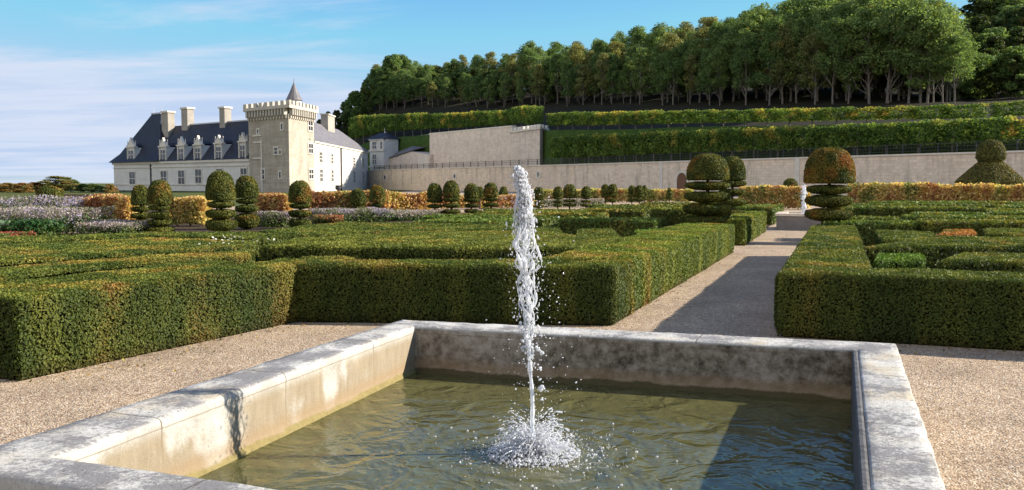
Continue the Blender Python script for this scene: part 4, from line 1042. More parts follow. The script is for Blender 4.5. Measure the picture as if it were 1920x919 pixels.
vine(318, 392, 33.5, 33.5, 368, 'golden vine row between the topiary pairs before the chateau', 5200, .055, (0, 2, 4, 5, 1, 0), seed=4)
vine(480, 545, 40, 40, 362, 'reddish vine row left of the lone topiary before the keep', 3800, .06, (4, 4, 2, 1, 1, 1), seed=5)
vine(578, 730, 44, 45, 356, 'red orange vine row behind the lavender flowers below the sunlit wing', 8000, .065, (4, 4, 3, 1, 1, 1), seed=6)
vine(718, 805, 46, 47, 357, 'amber vine row left of the four topiaries', 5500, .065, (1, 3, 5, 3, 1, 1), seed=7)
vine(800, 1000, 54, 57, 366, 'low reddish vine row behind the four topiaries', 5500, .075, (4, 4, 2, 1, 2, 2), seed=8)
vine(1000, 1300, 74, 74, 354, 'green and yellow vine row at the foot of the stone wall', 8500, .10, (0, 1, 2, 4, 5, 4), seed=9)
vine(1385, 1520, 56, 55, 346, 'orange brown vine row behind the small topiary at the path end', 7000, .08, (2, 4, 4, 2, 2, 2), seed=10)
vine(1590, 1960, 54, 50, 342, 'long golden vine row in front of the wall at right', 16000, .08, (1, 3, 5, 5, 4, 3), seed=11)
vine(70, 165, 42, 41, 366, 'dull red vine row on a wooden frame at far left', 3600, .065, (3, 3, 1, 1, 3, 3), seed=12)
tr_ = thing('vine_trellis', (0, 0, 0), 'reddish wooden trellis beam over the vine row at far left', 'trellis')
a, b = At(112, HOR, 40), At(168, HOR, 39); zt = CAMH - 25 * 40 / F
mb = MB(); mb.tube([(a[0], a[1], zt), (b[0], b[1], zt)], .09, 6); mb.build('beam', WOOD, tr_)
for q in (a, (a + b) / 2, b): mb = MB(); mb.tube([(q[0], q[1], 0), (q[0], q[1], zt)], .06, 6); mb.build('post', WOOD, tr_)
LAV = [(.12, .15, .05), (.24, .22, .17), (.36, .30, .30), (.42, .34, .31), (.31, .28, .39)]; GRN = [(.03, .07, .015), (.07, .12, .03), (.12, .16, .05)]
def flowers(name, px0, px1, d0, d1, ytop, th, k, cols, wts, label, seed, leafa=.03):
    a, b = At(px0, HOR, d0), At(px1, HOR, d1); zt = CAMH + (HOR - ytop) * (d0 + d1) / 2 / F; mb = MB()
    cloud(mb, int(k * .4), a, b, .02, zt * .7, th, leafa * 1.3, GRN, (1, 1, 1), seed + 1, .9)
    cloud(mb, k, a, b, zt * .3, zt, th, leafa, cols, wts, seed, .55, clump=.5)
    return tag(mb.build(name, PETAL), label, 'flowers', kind='stuff')
flowers('aster_bed', -20, 160, 29.5, 28.8, 386, 3.2, 13500, LAV, (4, 4, 3, 2, 2), 'bed of lavender pink asters at far left', 41)
flowers('tall_sage_bed', -20, 170, 33, 33, 365, 1.5, 4200, LAV, (3, 3, 2, 1, 6), 'taller violet flower spikes behind the asters at far left', 42, .035)
flowers('aster_bed', 170, 262, 28.5, 28, 413, 1.6, 4200, LAV, (3, 3, 3, 4, 1), 'pinkish asters at the foot of the orange vine row', 43)
flowers('lavender_bed', 486, 545, 33, 33.5, 396, 1.6, 4200, LAV, (3, 3, 3, 2, 5), 'lavender flowers left of the lone topiary before the keep', 44)
flowers('lavender_bed', 594, 720, 36, 38, 390, 1.8, 8000, LAV, (3, 3, 3, 1, 6), 'violet lavender flowers in front of the red vine row', 45)
flowers('aster_bed', 720, 800, 38, 40, 394, 1.8, 5200, LAV, (4, 2, 3, 6, 1), 'pale pink asters left of the four topiaries', 46)
flowers('aster_bed', 840, 1130, 59, 60, 372, 1.6, 7000, LAV, (4, 2, 3, 6, 1), 'pale pink flowers behind the row of small topiaries', 47, .04)
flowers('leafy_bed', -20, 88, 25.5, 25.0, 413, 1.4, 3000, [(.02, .06, .015), (.05, .11, .03), (.14, .2, .12)], (3, 3, 1), 'dark green leafy plants before the asters at far left', 48, .045)
flowers('red_flower_bed', -30, 36, 24, 23.8, 436, 1.2, 2600, [(.30, .05, .04), (.42, .10, .08), (.12, .14, .04)], (2, 3, 2), 'bright red flowers at the far left edge', 49, .03)
flowers('red_flower_bed', 588, 640, 33, 33, 402, .9, 1800, [(.28, .09, .05), (.38, .16, .08), (.16, .16, .05)], (2, 3, 2), 'rust red flowers right of the lone topiary', 50, .035)
def pxflowers(name, pts, label, seed, cols, leafa, n):
    mb = MB(); P = []
    for (x, y) in pts:
        c = G(x, y, .7); P.append(c + rng.normal(size=(n, 3)) * [.10, .12, .04])
    P = np.concatenate(P); C = np.array(cols)[rng.integers(0, len(cols), len(P))]
    mb.cards(P, np.tile([0, -.4, .8], (len(P), 1)), leafa, leafa * .8, C, .6)
    for q in P[::3]: mb.tube([(q[0], q[1], .1), (q[0], q[1], q[2])], .006, 3, col=(.06, .1, .02), cap=False)
    return tag(mb.build(name, PETAL), label, 'flowers', kind='stuff')
pxflowers('white_flower_patch', [(392, 457), (402, 455), (412, 452), (421, 454), (424, 450), (432, 449), (440, 447), (450, 450), (478, 449), (488, 448)], 'scattered white flowers among the hedges left of the middle', 60, [(.75, .74, .66), (.68, .66, .55)],   .02, 4)

# ================================================================== TREES
from mathutils.bvhtree import BVHTree
def bvh_of(names):
    vs, fs_ = [], []
    for nme in names:
        me = bpy.data.objects[nme].data; o_ = len(vs); vs += [v.co.copy() for v in me.vertices]; fs_ += [[i + o_ for i in p.vertices] for p in me.polygons]
    return BVHTree.FromPolygons(vs, fs_)
HB = bvh_of(['terrace_ground', 'terrace_bank', 'wooded_hillside'])
def hz(x, y):
    h = HB.ray_cast(Vector((x, y, 300)), Vector((0, 0, -1))); return h[0].z if h[0] else 0.0

def limb_path(p0, dr, L, n=5, bend=.25):
    pts = [np.array(p0, float)]; d = np.array(dr, float); d /= np.linalg.norm(d)
    for i in range(n):
        d = d + rng.normal(size=3) * bend * .5; d[2] += .08; d /= np.linalg.norm(d); pts.append(pts[-1] + d * L / n)
    return pts
def wood_tree(name, seed, H=18.0, bare=.38, cw=4.6, greens=((.035, .055, .012), (.105, .125, .028)), warm=((.19, .16, .04), (.17, .11, .03)), wamt=.2, leafa=.22, dens=105, nblob=34, bark=PALEBARK, label='', cat='tree', group=None):
    global rng
    keep_ = rng; rng = np.random.default_rng(seed)
    t = thing(name, (0, 0, -500), label, cat, group)
    mb = MB(); lean = rng.normal(size=2) * .4
    zs = np.linspace(0, H * .86, 9); tp = [(lean[0] * (z / H) ** 2 + .12 * math.sin(z * .6 + seed), lean[1] * (z / H) ** 2, z - .3) for z in zs]
    mb.tube(tp, np.linspace(.26, .05, 9) * H / 18, 7)
    blobs = []
    for i in range(nblob):
        zf = rng.uniform(0, 1) ** .8; z = H * (bare + .06 + (.94 - bare) * zf)
        prof = math.sin(math.pi * min(1, .18 + zf * .80)) ** .6
        an = rng.uniform(0, 2 * math.pi); rr = cw * prof * math.sqrt(rng.uniform(.08, 1)) * .85
        blobs.append((np.array([rr * math.cos(an) + lean[0], rr * math.sin(an) + lean[1], z]), rng.uniform(.85, 1.65) * H / 18))
    for c, r in blobs[::3]:
        z0 = max(H * bare * .8, c[2] - np.linalg.norm(c[:2]) * .8 - 1.0); i0 = int(np.clip(z0 / (H * .86) * 8, 0, 8)); p0 = np.array(tp[i0])
        m_ = (p0 + c) / 2 + rng.normal(size=3) * .25; mb.tube([p0, m_, c], [.09, .06, .03], 5, cap=False)
    mb.build('trunk', bark, t)
    mb = MB()
    for c, r in blobs:
        k = int(dens * rng.uniform(.7, 1.3)); dv = rng.normal(size=(k, 3)); dv /= np.linalg.norm(dv, axis=1)[:, None]
        P = c + dv * (r * np.array([1.15, 1.15, .8])) * (rng.uniform(.45, 1.08, k) ** .6)[:, None]
        tone = rng.uniform(.8, 1.2); C = palette(P, seed + int(c[0] * 7) % 50, greens, warm, np.full(k, wamt), 1.6) * tone
        mb.cards(P, dv * np.array([1, 1, .8]) + [.25, -.1, .6], leafa, leafa * .66, C, .8)
    mb.build('crown', TREELEAF, t); rng = keep_
    return t
G1 = ((.075, .125, .040), (.175, .255, .080)); G2 = ((.09, .14, .045), (.21, .285, .090)); G3 = ((.13, .145, .05), (.26, .26, .095))
GF = 'trees of the wood on the hill'
woods = [wood_tree('wood_tree', 101 + i, greens=g, wamt=wa, bare=b, cw=cw_, label='tree of the wood on the hill', group=GF, nblob=nb)
         for i, (g, wa, b, cw_, nb) in enumerate(((G1, .04, .18, 4.9, 60), (G2, .10, .24, 5.3, 64), (G2, .14, .15, 4.6, 58), (G1, .06, .27, 5.6, 64), (G3, .30, .22, 4.3, 52), (G3, .2, .17, 5.0, 58)))]
bushy = [wood_tree('wood_tree', 131 + i, H=14, bare=.03, cw=4.4, greens=g, wamt=.12, nblob=54, leafa=.30, bark=BARK, label='bushy tree', group=GF) for i, g in enumerate((G1, ((.028, .048, .012), (.075, .10, .026))))]
SKX = [600, 650, 668, 690, 715, 745, 790, 830, 900, 1000, 1100, 1200, 1290, 1380, 1450, 1500, 1560, 1640, 1700, 1750, 1790, 1812]
SKY_ = [238, 205, 178, 150, 118, 100, 116, 118, 105, 88, 78, 60, 45, 28, 10, -8, -16, -14, -10, 5, 40, 90]
fr = random.Random(9); NW = 0
def place(tmpl, loc, H, H0, label, rz=None, group=GF, wx=None):
    s_ = H / H0; wv = s_ * (wx or fr.uniform(.75, 1.15))
    return copy_thing(tmpl, loc, fr.uniform(0, 6.28) if rz is None else rz, (wv, wv, s_), label, group)
def fline(px, extra): return float(np.interp(px, HPX, FD)) + extra
for row, ex in enumerate((1, 5, 10, 17, 25, 34)):
    pxx = 652.0
    while pxx < 1800:
        d_ = fline(pxx, ex + fr.uniform(-1.8, 1.8)); p = At(pxx, HOR, d_); px_ = pxx
        pxx += (3.5, 3.9, 4.2, 4.5, 5.0, 5.4)[row] * F / d_ * fr.uniform(.55, 1.45)
        z = hz(p[0], p[1]); ty = np.interp(px_, SKX, SKY_) + (fr.uniform(30, 80) if row == 0 else fr.uniform(20, 58) if row == 1 else fr.uniform(8, 36) if row < 4 else fr.uniform(-3, 14))
        Hh = min(CAMH + (HOR - ty) * d_ / F - z, fr.uniform(19, 26))
        if Hh < 5: continue
        seg = 'left end' if px_ < 860 else 'middle' if px_ < 1350 else 'right end'
        if row < 2: lab = f'tall bare trunked tree at the {seg} of the wood on the hill'
        else: lab = f'tree in the depth of the wood on the hill, {seg}'
        tm = woods[4 + fr.randrange(2)] if fr.random() < (.22 if px_ < 1300 else .1) else woods[fr.randrange(4)]
        place(tm, (p[0], p[1], z), Hh, 18, lab, group=lab.replace('tree ', 'trees ')); NW += 1
for i in range(95):
    px_ = 664 + 1130 * (i + fr.random()) / 95; d_ = fline(px_, fr.uniform(9, 28)); p = At(px_, HOR, d_); z = hz(p[0], p[1])
    place(bushy[i % 2], (p[0], p[1], z), fr.uniform(5, 10), 14, 'dark undergrowth bush between the trunks of the wood', group='undergrowth bushes in the wood', wx=1.3); NW += 1
# rounded tree clump closing the wood at its right end, and the bushes at its left end
for px, d_, ty, by in ((1700, 147, 12, 150), (1735, 145, 30, 150), (1762, 143, 62, 150), (1660, 150, 4, 150), (1775, 150, 80, 0)):
    c = At(px, HOR, d_); z = hz(c[0], c[1]); place(woods[1], (c[0], c[1], z), CAMH + (HOR - ty) * d_ / F - z, 18, 'sunlit tree with a round crown closing the right end of the wood', group='sunlit trees closing the wood at right'); NW += 1
for px, d_, ty in ((652, 285, 190), (660, 278, 212), (672, 276, 200), (668, 288, 172), (690, 286, 150), (655, 280, 205), (712, 290, 128), (738, 285, 104)):
    c = At(px, HOR, d_); z = hz(c[0], c[1]); place(bushy[0], (c[0], c[1], z), CAMH + (HOR - ty) * d_ / F - z, 14, 'dark bushy tree at the left end of the wood above the lime row', group='dark bushy trees at the left end of the wood'); NW += 1
for px, d_, ty in ((600, 300, 226), (618, 296, 212), (636, 300, 209), (648, 296, 216)):
    c = At(px, HOR, d_); z = min(hz(c[0], c[1]), CAMH + (HOR - ty) * d_ / F - 5); place(bushy[1], (c[0], c[1], z), CAMH + (HOR - ty) * d_ / F - z, 14, 'low dark tree seen between the keep and the chateau chimney', group='low dark trees behind the chateau wing'); NW += 1
# dark wood on the far slope at the right
for i in range(30):
    px_ = 1790 + 190 * fr.random(); d_ = fr.uniform(146, 176); c = At(px_, HOR, d_); place(bushy[i % 2], (c[0], c[1], hz(c[0], c[1]) - .3), fr.uniform(5.5, 9), 14, 'low dark bush at the foot of the shaded far slope at right', group='bushes at the foot of the far slope', wx=1.3); NW += 1
for i in range(34):
    px = 1775 + 200 * fr.random(); d_ = 185 + 75 * (i / 34) + fr.uniform(-6, 6); c = At(px, HOR, d_); z = hz(c[0], c[1])
    ty = np.interp(px, [1770, 1790, 1830, 1990], [30, -10, -40, -60]) + fr.uniform(0, 60) + (1 - i / 34) * 95
    Hh = CAMH + (HOR - ty) * d_ / F - z
    if Hh < 6: Hh = 7
    if px < 1800 and i < 20: continue
    place(bushy[i % 2], (c[0], c[1], z), min(Hh, 22), 14, 'dark green tree on the shaded far slope at the right edge', group='dark trees on the far slope at right', wx=1.15); NW += 1
# low dark trees closing the slope behind the chateau wing
for i in range(22):
    px = fr.uniform(596, 700); d_ = fr.uniform(262, 300); ty = np.interp(px, [596, 620, 650, 700], [232, 212, 205, 196]) + fr.uniform(0, 16)
    c = At(px, HOR, d_); z = hz(c[0], c[1]); Hh = CAMH + (HOR - ty) * d_ / F - z
    if Hh < 3: z = z + Hh - 5; Hh = 5
    place(bushy[1], (c[0], c[1], z), Hh, 14, 'low dark tree seen between the keep and the chateau chimney', group='low dark trees behind the chateau wing', wx=max(.5, 7 / Hh * .5)); NW += 1
# autumn trees far across the meadow at the left
fall = [wood_tree('autumn_tree', 151 + i, H=14, bare=.02, cw=4.6, greens=g, warm=((.36, .22, .08), (.34, .16, .06)), wamt=wa, nblob=54, leafa=.34, bark=BARK, label='x', group=GF) for i, (g, wa) in enumerate(((G3, .85), (G3, .5), (G2, .3)))]
for (px, d_, top, wpx, k_) in ((-8, 150, 347, 50, 0), (14, 150, 344, 50, 0), (38, 142, 344, 46, 0), (60, 150, 343, 56, 0), (84, 160, 341, 46, 1), (108, 150, 332, 74, 1), (132, 160, 338, 50, 2), (150, 155, 345, 36, 2), (170, 150, 345, 34, 2), (186, 155, 349, 30, 2), (204, 140, 346, 26, 0), (212, 146, 350, 24, 0)):
    c = At(px, HOR, d_); Hh = CAMH + (HOR - top) * d_ / F; wv = wpx * d_ / F / 9.6; kind = ('russet', 'tall olive', 'green')[k_]
    copy_thing(fall[k_], (c[0], c[1], 0), fr.uniform(0, 6), (wv, wv, Hh / 13.6), f'{kind} bushy tree on the skyline left of the chateau', f'{kind} trees on the left skyline')
for o_ in woods + bushy + fall:
    for ch_ in list(o_.children): bpy.data.objects.remove(ch_)
    bpy.data.objects.remove(o_)
print('wood trees', NW)

# clipped lime rows on the terraces
def lime(seed, wamt):
    global rng
    keep_ = rng; rng = np.random.default_rng(seed); t = thing('lime_tree', (0, 0, -500), 'x', 'tree')
    mb = MB(); mb.tube([(0, 0, -.2), (.04, 0, 1.0), (0, .03, 2.2), (.05, 0, 3.2)], [.13, .11, .09, .04], 7); mb.build('trunk', PALEBARK, t)
    mb = MB(); k = 2600
    P = np.stack([rng.uniform(-2.25, 2.25, k), rng.uniform(-1.15, 1.15, k), rng.uniform(1.35, 4.4, k)], 1)
    q = np.stack([P[:, 0] / 2.25, P[:, 1] / 1.15, (P[:, 2] - 2.9) / 1.5], 1)
    ed = np.max(np.abs(q), axis=1); P = P[ed > .62]; q = q[ed > .62]
    P += (q / (np.linalg.norm(q, axis=1)[:, None] + .1)) * ((fbm(P, .9, seed) - .5) * .75)[:, None]
    P[:, 2] += (fbm(np.stack([P[:, 0], P[:, 1], P[:, 0] * 0 + seed], 1), 1.1, seed + 4) - .5) * .5
    N = q ** 3 + [0, 0, .15]; W = wamt + np.clip((P[:, 2] - 3.5) / .9, 0, 1) * .30
    C = palette(P, seed, ((.06, .11, .024), (.165, .24, .048)), ((.36, .34, .07), (.36, .24, .06)), W, .8)
    mb.cards(P, N, .15, .11, C, .8); mb.build('crown', TREELEAF, t); rng = keep_
    return t
limes = [lime(201, .12), lime(202, .22), lime(203, .36), lime(204, .16), lime(205, .5)]
def lime_row(px0, px1, dfun, ytops, step, label, group, warm_at=()):
    px = px0; k = 0
    while px < px1:
        d_ = dfun(px); p = At(px, HOR, d_); q = At(px + 8, HOR, dfun(px + 8)); ang = math.atan2(q[1] - p[1], q[0] - p[0]); z = hz(p[0], p[1])
        zt = CAMH + (HOR - np.interp(px, [q_[0] for q_ in ytops], [q_[1] for q_ in ytops])) * d_ / F
        H = max(1.8, zt - z); tm = limes[fr.choice((0, 0, 1, 1, 3, 2))]
        for wx_ in warm_at:
            if abs(px - wx_) < 30: tm = limes[4 if fr.random() < .6 else 2]
        copy_thing(tm, (p[0], p[1], z), ang + (math.pi if fr.random() < .5 else 0), (step / 4.1, 1, H / 4.55 * fr.uniform(.97, 1.03)), label, group); k += 1
        px += 8 * step / np.linalg.norm((q - p)[:2])
    return k
bd = lambda ex: (lambda px: float(np.interp(px, HPX, B1)) + ex)
n1 = lime_row(1052, 2010, lambda px: wall_d(px) + 4, [(1030, 256), (1300, 244), (1480, 237), (1650, 230), (1850, 221), (1990, 224)], 4.0, 'clipped lime tree of the lower row on the terrace wall', 'clipped limes of the lower terrace row', (1260, 1440, 1900))
n2 = lime_row(1046, 1845, bd(1), [(1030, 212), (1300, 208), (1480, 205), (1700, 200), (1850, 196)], 4.0, 'clipped lime tree of the upper row below the wood', 'clipped limes of the upper terrace row', (1150, 1200, 1500, 1600, 1700))
n2b = lime_row(1895, 1990, bd(1), [(1850, 194), (1990, 188)], 4.0, 'clipped lime tree at the right end of the upper terrace, beyond the gap', 'clipped limes beyond the gap at right')
n3 = lime_row(668, 1012, bd(3), [(655, 219), (700, 216), (820, 213), (940, 208), (985, 199), (1030, 202)], 4.2, 'clipped lime tree above the grey rubble wall', 'clipped limes above the rubble wall', (868,))
for o_ in limes:
    for ch_ in list(o_.children): bpy.data.objects.remove(ch_)
    bpy.data.objects.remove(o_)
print('limes', n1, n2, n2b, n3)

# ================================================================== THE STONE BASIN
bs = thing('stone_basin', (float(np.mean([p[0] for p in basin_o])), float(np.mean([p[1] for p in basin_o])), 0), 'square weathered limestone basin full of green water in the foreground', 'basin')
bo = np.array(bs.location)
prof = [(0, -.05, 0), (0, .1, 0), (0, .2, 0), (0, .3, 0), (0, .385, 0), (.012, .408, 0), (.05, .42, 0), (.2, .42, 0), (.4, .42, 0), (.6, .42, 0), (.8, .42, 0), (.93, .42, 0), (.975, .411, 0), (1, .395, 1), (1.0, .36, 1), (1.0, .3, 1), (1.0, .22, 1), (1.0, .15, 1), (1.0, .11, 1), (1.01, .07, 1), (1.06, .05, 1), (1.08, .02, 1), (1.08, -.26, 1)]
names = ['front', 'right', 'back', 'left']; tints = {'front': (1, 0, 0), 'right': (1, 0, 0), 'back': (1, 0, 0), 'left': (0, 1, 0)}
mb = MB(); NS = 90
for sd in range(4):
    O0, O1, I0, I1 = basin_o[sd], basin_o[(sd + 1) % 4], basin_i[sd], basin_i[(sd + 1) % 4]
    V, C = [], []
    for (t_, z, inn) in prof:
        A0, A1 = O0 + (I0 - O0) * t_, O1 + (I1 - O1) * t_
        for i in range(NS + 1):
            p = A0 + (A1 - A0) * i / NS; V.append([p[0], p[1], z])
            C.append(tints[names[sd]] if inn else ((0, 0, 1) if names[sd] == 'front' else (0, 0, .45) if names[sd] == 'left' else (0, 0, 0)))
    V = np.array(V); ctr = np.array([*np.mean([p[:2] for p in basin_i], axis=0), 0])
    rad = V - ctr; rad[:, 2] = 0; rad /= np.linalg.norm(rad, axis=1)[:, None]
    nz_ = (fbm(V, .11, 5) - .5)[:, None] * .016 + (fbm(V, .5, 8) - .5)[:, None] * .012
    V = V + rad * nz_; V[:, 2] += (fbm(V, .16, 15) - .5) * .010
    np_ = len(prof)
    mb.add(V, [[r * (NS + 1) + c, r * (NS + 1) + c + 1, (r + 1) * (NS + 1) + c + 1, (r + 1) * (NS + 1) + c] for r in range(np_ - 1) for c in range(NS)], col=np.array(C, float))
bw = mb.build('basin_wall', BASIN, bs, smooth=True); bw.location = [-x for x in bo]
FLOOR = mat_soil('algae_floor', (0.16, 0.115, 0.018), (0.40, 0.31, 0.075), 5)
mb = MB(); mb.add([[p[0], p[1], -.24] for p in [O + (I - O) * 1.06 for O, I in zip(basin_o, basin_i)]], [[0, 1, 2, 3]]); o = mb.build('basin_floor', FLOOR, bs); o.location = [-x for x in bo]
# grey metal plate lining the right wall
I0, I1 = basin_i[1], basin_i[2]; u = (I1 - I0)[:2] / np.linalg.norm((I1 - I0)[:2]); n = np.array([-u[1], u[0]])
mb = MB(); V = []; m_ = 60; L = np.linalg.norm((I1 - I0)[:2])
pp = [(-.006, .414), (.006, .421), (.022, .421), (.030, .412), (.030, -.22), (-.006, -.22)]
for i in range(m_ + 1):
    for (o_, z) in pp:
        q = I0[:2] + u * L * (.01 + .972 * i / m_) + n * (o_ + .002); V.append([q[0], q[1], z])
V = np.array(V); V[:, 2] += (fbm(V, .2, 31) - .5) * .008
k6 = len(pp); mb.add(V, [[i * k6 + j, i * k6 + (j + 1) % k6, (i + 1) * k6 + (j + 1) % k6, (i + 1) * k6 + j] for i in range(m_) for j in range(k6)] + [[0, 1, 4, 5], [m_ * k6 + 5, m_ * k6 + 4, m_ * k6 + 1, m_ * k6]], [[1, 2, 3], [1, 3, 4]])
o = mb.build('metal_plate', PLATE, bs); o.location = [-x for x in bo]
# the water
WZ = .04
jb = G(1000, 850, WZ)
mb = MB(); wp = [O + (I - O) * 1.06 for O, I in zip(basin_o, basin_i)]; mb.add([[p[0], p[1], WZ] for p in wp], [[0, 1, 2, 3]])
tag(mb.build('water', WATER, origin=jb), kind='structure')

# ================================================================== FOUNTAIN JETS
t_ = (1 + 5 ** .5) / 2
ICO = np.array([(-1, t_, 0), (1, t_, 0), (-1, -t_, 0), (1, -t_, 0), (0, -1, t_), (0, 1, t_), (0, -1, -t_), (0, 1, -t_), (t_, 0, -1), (t_, 0, 1), (-t_, 0, -1), (-t_, 0, 1)], float) / math.sqrt(1 + t_ * t_)
ICF = np.array([(0, 11, 5), (0, 5, 1), (0, 1, 7), (0, 7, 10), (0, 10, 11), (1, 5, 9), (5, 11, 4), (11, 10, 2), (10, 7, 6), (7, 1, 8), (3, 9, 4), (3, 4, 2), (3, 2, 6), (3, 6, 8), (3, 8, 9), (4, 9, 5), (2, 4, 11), (6, 2, 10), (8, 6, 7), (9, 8, 1)])
def blobs(mb, P, r, D=None, stretch=1.0, jit=.25):
    """many small water drops, each stretched along its own flight direction"""
    k = len(P); r = np.broadcast_to(r, (k,))
    if D is None: D = rng.normal(size=(k, 3))
    D = D / (np.linalg.norm(D, axis=1)[:, None] + 1e-9); X = np.cross(D, [.3, .5, .81]); X /= np.linalg.norm(X, axis=1)[:, None]; Y = np.cross(D, X)
    st = np.broadcast_to(stretch, (k,))
    B = ICO[None] * (1 + rng.normal(size=(k, 12, 1)) * jit)
    V = P[:, None] + (B[:, :, 0:1] * X[:, None] + B[:, :, 1:2] * Y[:, None] + B[:, :, 2:3] * D[:, None] * st[:, None, None]) * r[:, None, None]
    mb.add(V.reshape(-1, 3), tris=(ICF[None] + (np.arange(k) * 12)[:, None, None]).reshape(-1, 3), col=(.9, .9, .95))
JY = jb[1]; mpp = JY / F
cyl = ([312, 330, 370, 420, 480, 540, 600, 680, 760, 850], [972, 975, 984, 983, 986, 990, 990, 993, 998, 1000])
hwl = ([312, 325, 345, 380, 420, 480, 540, 600, 640, 700, 850], [6, 12, 14, 16, 17, 23, 21, 15, 9, 6, 6])
def jp(py, ox, oy): 
    q = np.stack([At(float(np.interp(y, *cyl)), float(y), JY) for y in py]); q[:, 0] += ox * mpp; q[:, 1] += oy * mpp; return q
fj = thing('fountain_jet', jb, 'tall white water jet splashing in the middle of the foreground basin', 'water jet')
o3 = -jb
def jbuild(mb, name, smooth=True):
    o = mb.build(name, FROTH, fj, smooth); o.location = [float(v) for v in o3]; return o
mb = MB()
ys = np.arange(856, 400, -2.2); nz_ = vnoise(np.stack([ys * 0, ys * 0, ys], 1), 9, 3); nz2 = vnoise(np.stack([ys * 0 + 5, ys * 0, ys], 1), 24, 9)
rad = (2.4 + 3.0 * nz_) * np.interp(ys, [400, 620, 700, 856], [.75, .85, 1.0, 1.15])
wob = np.interp(ys, [400, 600, 680, 856], [9, 6, 2.0, .4])
mb.tube(jp(ys, (nz2 - .5) * 2 * wob, (vnoise(np.stack([ys, ys * 0, ys * 0], 1), 22, 4) - .5) * 2 * wob), rad * mpp, 9)
for k in range(15):
    y0, y1 = (rng.uniform(520, 670), rng.uniform(318, 400)) if k < 12 else (rng.uniform(640, 700), rng.uniform(520, 560))
    yy = np.arange(y0, y1, -2.5); amp = np.interp(yy, hwl[0], hwl[1]) * .85
    a1 = vnoise(np.stack([yy * 0 + k * 9.1, yy, yy * 0], 1), 38, 40 + k); a2 = vnoise(np.stack([yy * 0 + k * 3.7, yy * 0, yy], 1), 33, 60 + k)
    fade = np.clip((y0 - yy) / 60, 0, 1)
    rr = (.5 + 2.4 * vnoise(np.stack([yy * 0, yy * 0 + k * 5, yy], 1), 8, 80 + k) ** 1.5)
    mb.tube(jp(yy, (a1 - .5) * 3.1 * amp * fade, (a2 - .5) * 3.1 * amp * fade), rr * mpp, 7)
jbuild(mb, 'water_column')
mb = MB()
def jitterblobs(n, ya, yb, sp, r0, r1, pw=1.6, ox=0.0, st=(1, 2.0)):
    yy = rng.uniform(ya, yb, n); hw_ = np.interp(yy, *hwl)
    P = jp(yy, rng.normal(size=n) * sp * hw_ + ox, rng.normal(size=n) * sp * hw_)
    D = np.stack([rng.normal(size=n) * .33, rng.normal(size=n) * .33, np.ones(n)], 1)
    blobs(mb, P, (r0 + (r1 - r0) * rng.uniform(0, 1, n) ** pw), D, rng.uniform(st[0], st[1], n))
jitterblobs(1500, 314, 415, .44, .0018, .0062, 1.5, st=(1.2, 4.5))
jitterblobs(620, 400, 500, .55, .0015, .005, 1.8, st=(1.2, 5))
jitterblobs(420, 490, 620, .62, .0013, .0045, 2.0, st=(1.2, 4.5))
jitterblobs(160, 600, 700, .75, .003, .009, 2.0)
jbuild(mb, 'froth')
mb = MB()
n = 520; yy = rng.uniform(340, 830, n); side = rng.normal(size=n) * np.interp(yy, [340, 450, 600, 830], [16, 30, 34, 36]) + np.interp(yy, [340, 600, 830], [0, 16, 12])
blobs(mb, jp(yy, side, rng.normal(size=n) * 26), .0014 + .0042 * rng.uniform(0, 1, n) ** 2.5, None, 1.2)
for (qx, qy, rr) in ((1010, 655, .010), (1016, 662, .009), (981, 652, .009), (984, 640, .008), (1014, 690, .008), (1016, 727, .012), (1011, 728, .009), (1016, 748, .007), (1013, 711, .007)):
    blobs(mb, At(qx, qy, JY)[None] + rng.normal(size=(4, 3)) * .005, rr * .8, None, 1.3)
tag(jbuild(mb, 'droplets'), kind='stuff')
# splash crown: drops and spikes flung out and falling back
mb = MB(); n = 4600; an = rng.uniform(0, 2 * math.pi, n); tt = rng.uniform(0, 1, n); sp = rng.uniform(.25, 1.0, n)
rr = sp * tt * .30; hh = np.maximum(0, sp * rng.uniform(.5, 1.45, n) * (tt * .62 - tt ** 2 * .66)) * 1.25 + rng.uniform(0, .012, n)
P = np.stack([jb[0] + rr * np.cos(an), jb[1] + rr * np.sin(an), WZ + hh], 1)
vz = .75 - 1.35 * tt; D = np.stack([np.cos(an) * .55, np.sin(an) * .55, vz], 1)
blobs(mb, P, .0011 + .0036 * rng.uniform(0, 1, n) ** 2.0, D, rng.uniform(1.2, 5.0, n))
n = 1300; an = rng.uniform(0, 2 * math.pi, n); rr = .27 * np.sqrt(rng.uniform(0, 1, n)); P = np.stack([jb[0] + rr * np.cos(an), jb[1] + rr * np.sin(an), WZ + rng.uniform(0, .05, n) * (1.2 - rr / .3)], 1)
blobs(mb, P, .0025 + .006 * rng.uniform(0, 1, n) ** 2, np.stack([np.cos(an), np.sin(an), rng.uniform(.2, 1.2, n)], 1), rng.uniform(.8, 2.2, n))
for k in range(46):
    a_ = rng.uniform(0, 2 * math.pi); L = rng.uniform(.08, .24); h = rng.uniform(.05, .15); q = np.linspace(0, 1, 7)
    pts = np.stack([jb[0] + (.05 + L * q) * math.cos(a_), jb[1] + (.05 + L * q) * math.sin(a_), WZ + .01 + h * (q * 1.9 - q ** 2 * 1.5)], 1)
    mb.tube(pts, np.linspace(.006, .0015, 7) * rng.uniform(.6, 1.2), 6)
jbuild(mb, 'splash')
mb = MB(); n = 420; an = rng.uniform(0, 2 * math.pi, n); rr = .26 + rng.exponential(.14, n); P = np.stack([jb[0] + rr * np.cos(an) + .05, jb[1] + rr * np.sin(an), np.full(n, WZ + .002)], 1)
B = ICO.copy(); blobs(mb, P, .0022 + .006 * rng.uniform(0, 1, n) ** 3, None, 1.0)
tag(jbuild(mb, 'foam'), kind='stuff')

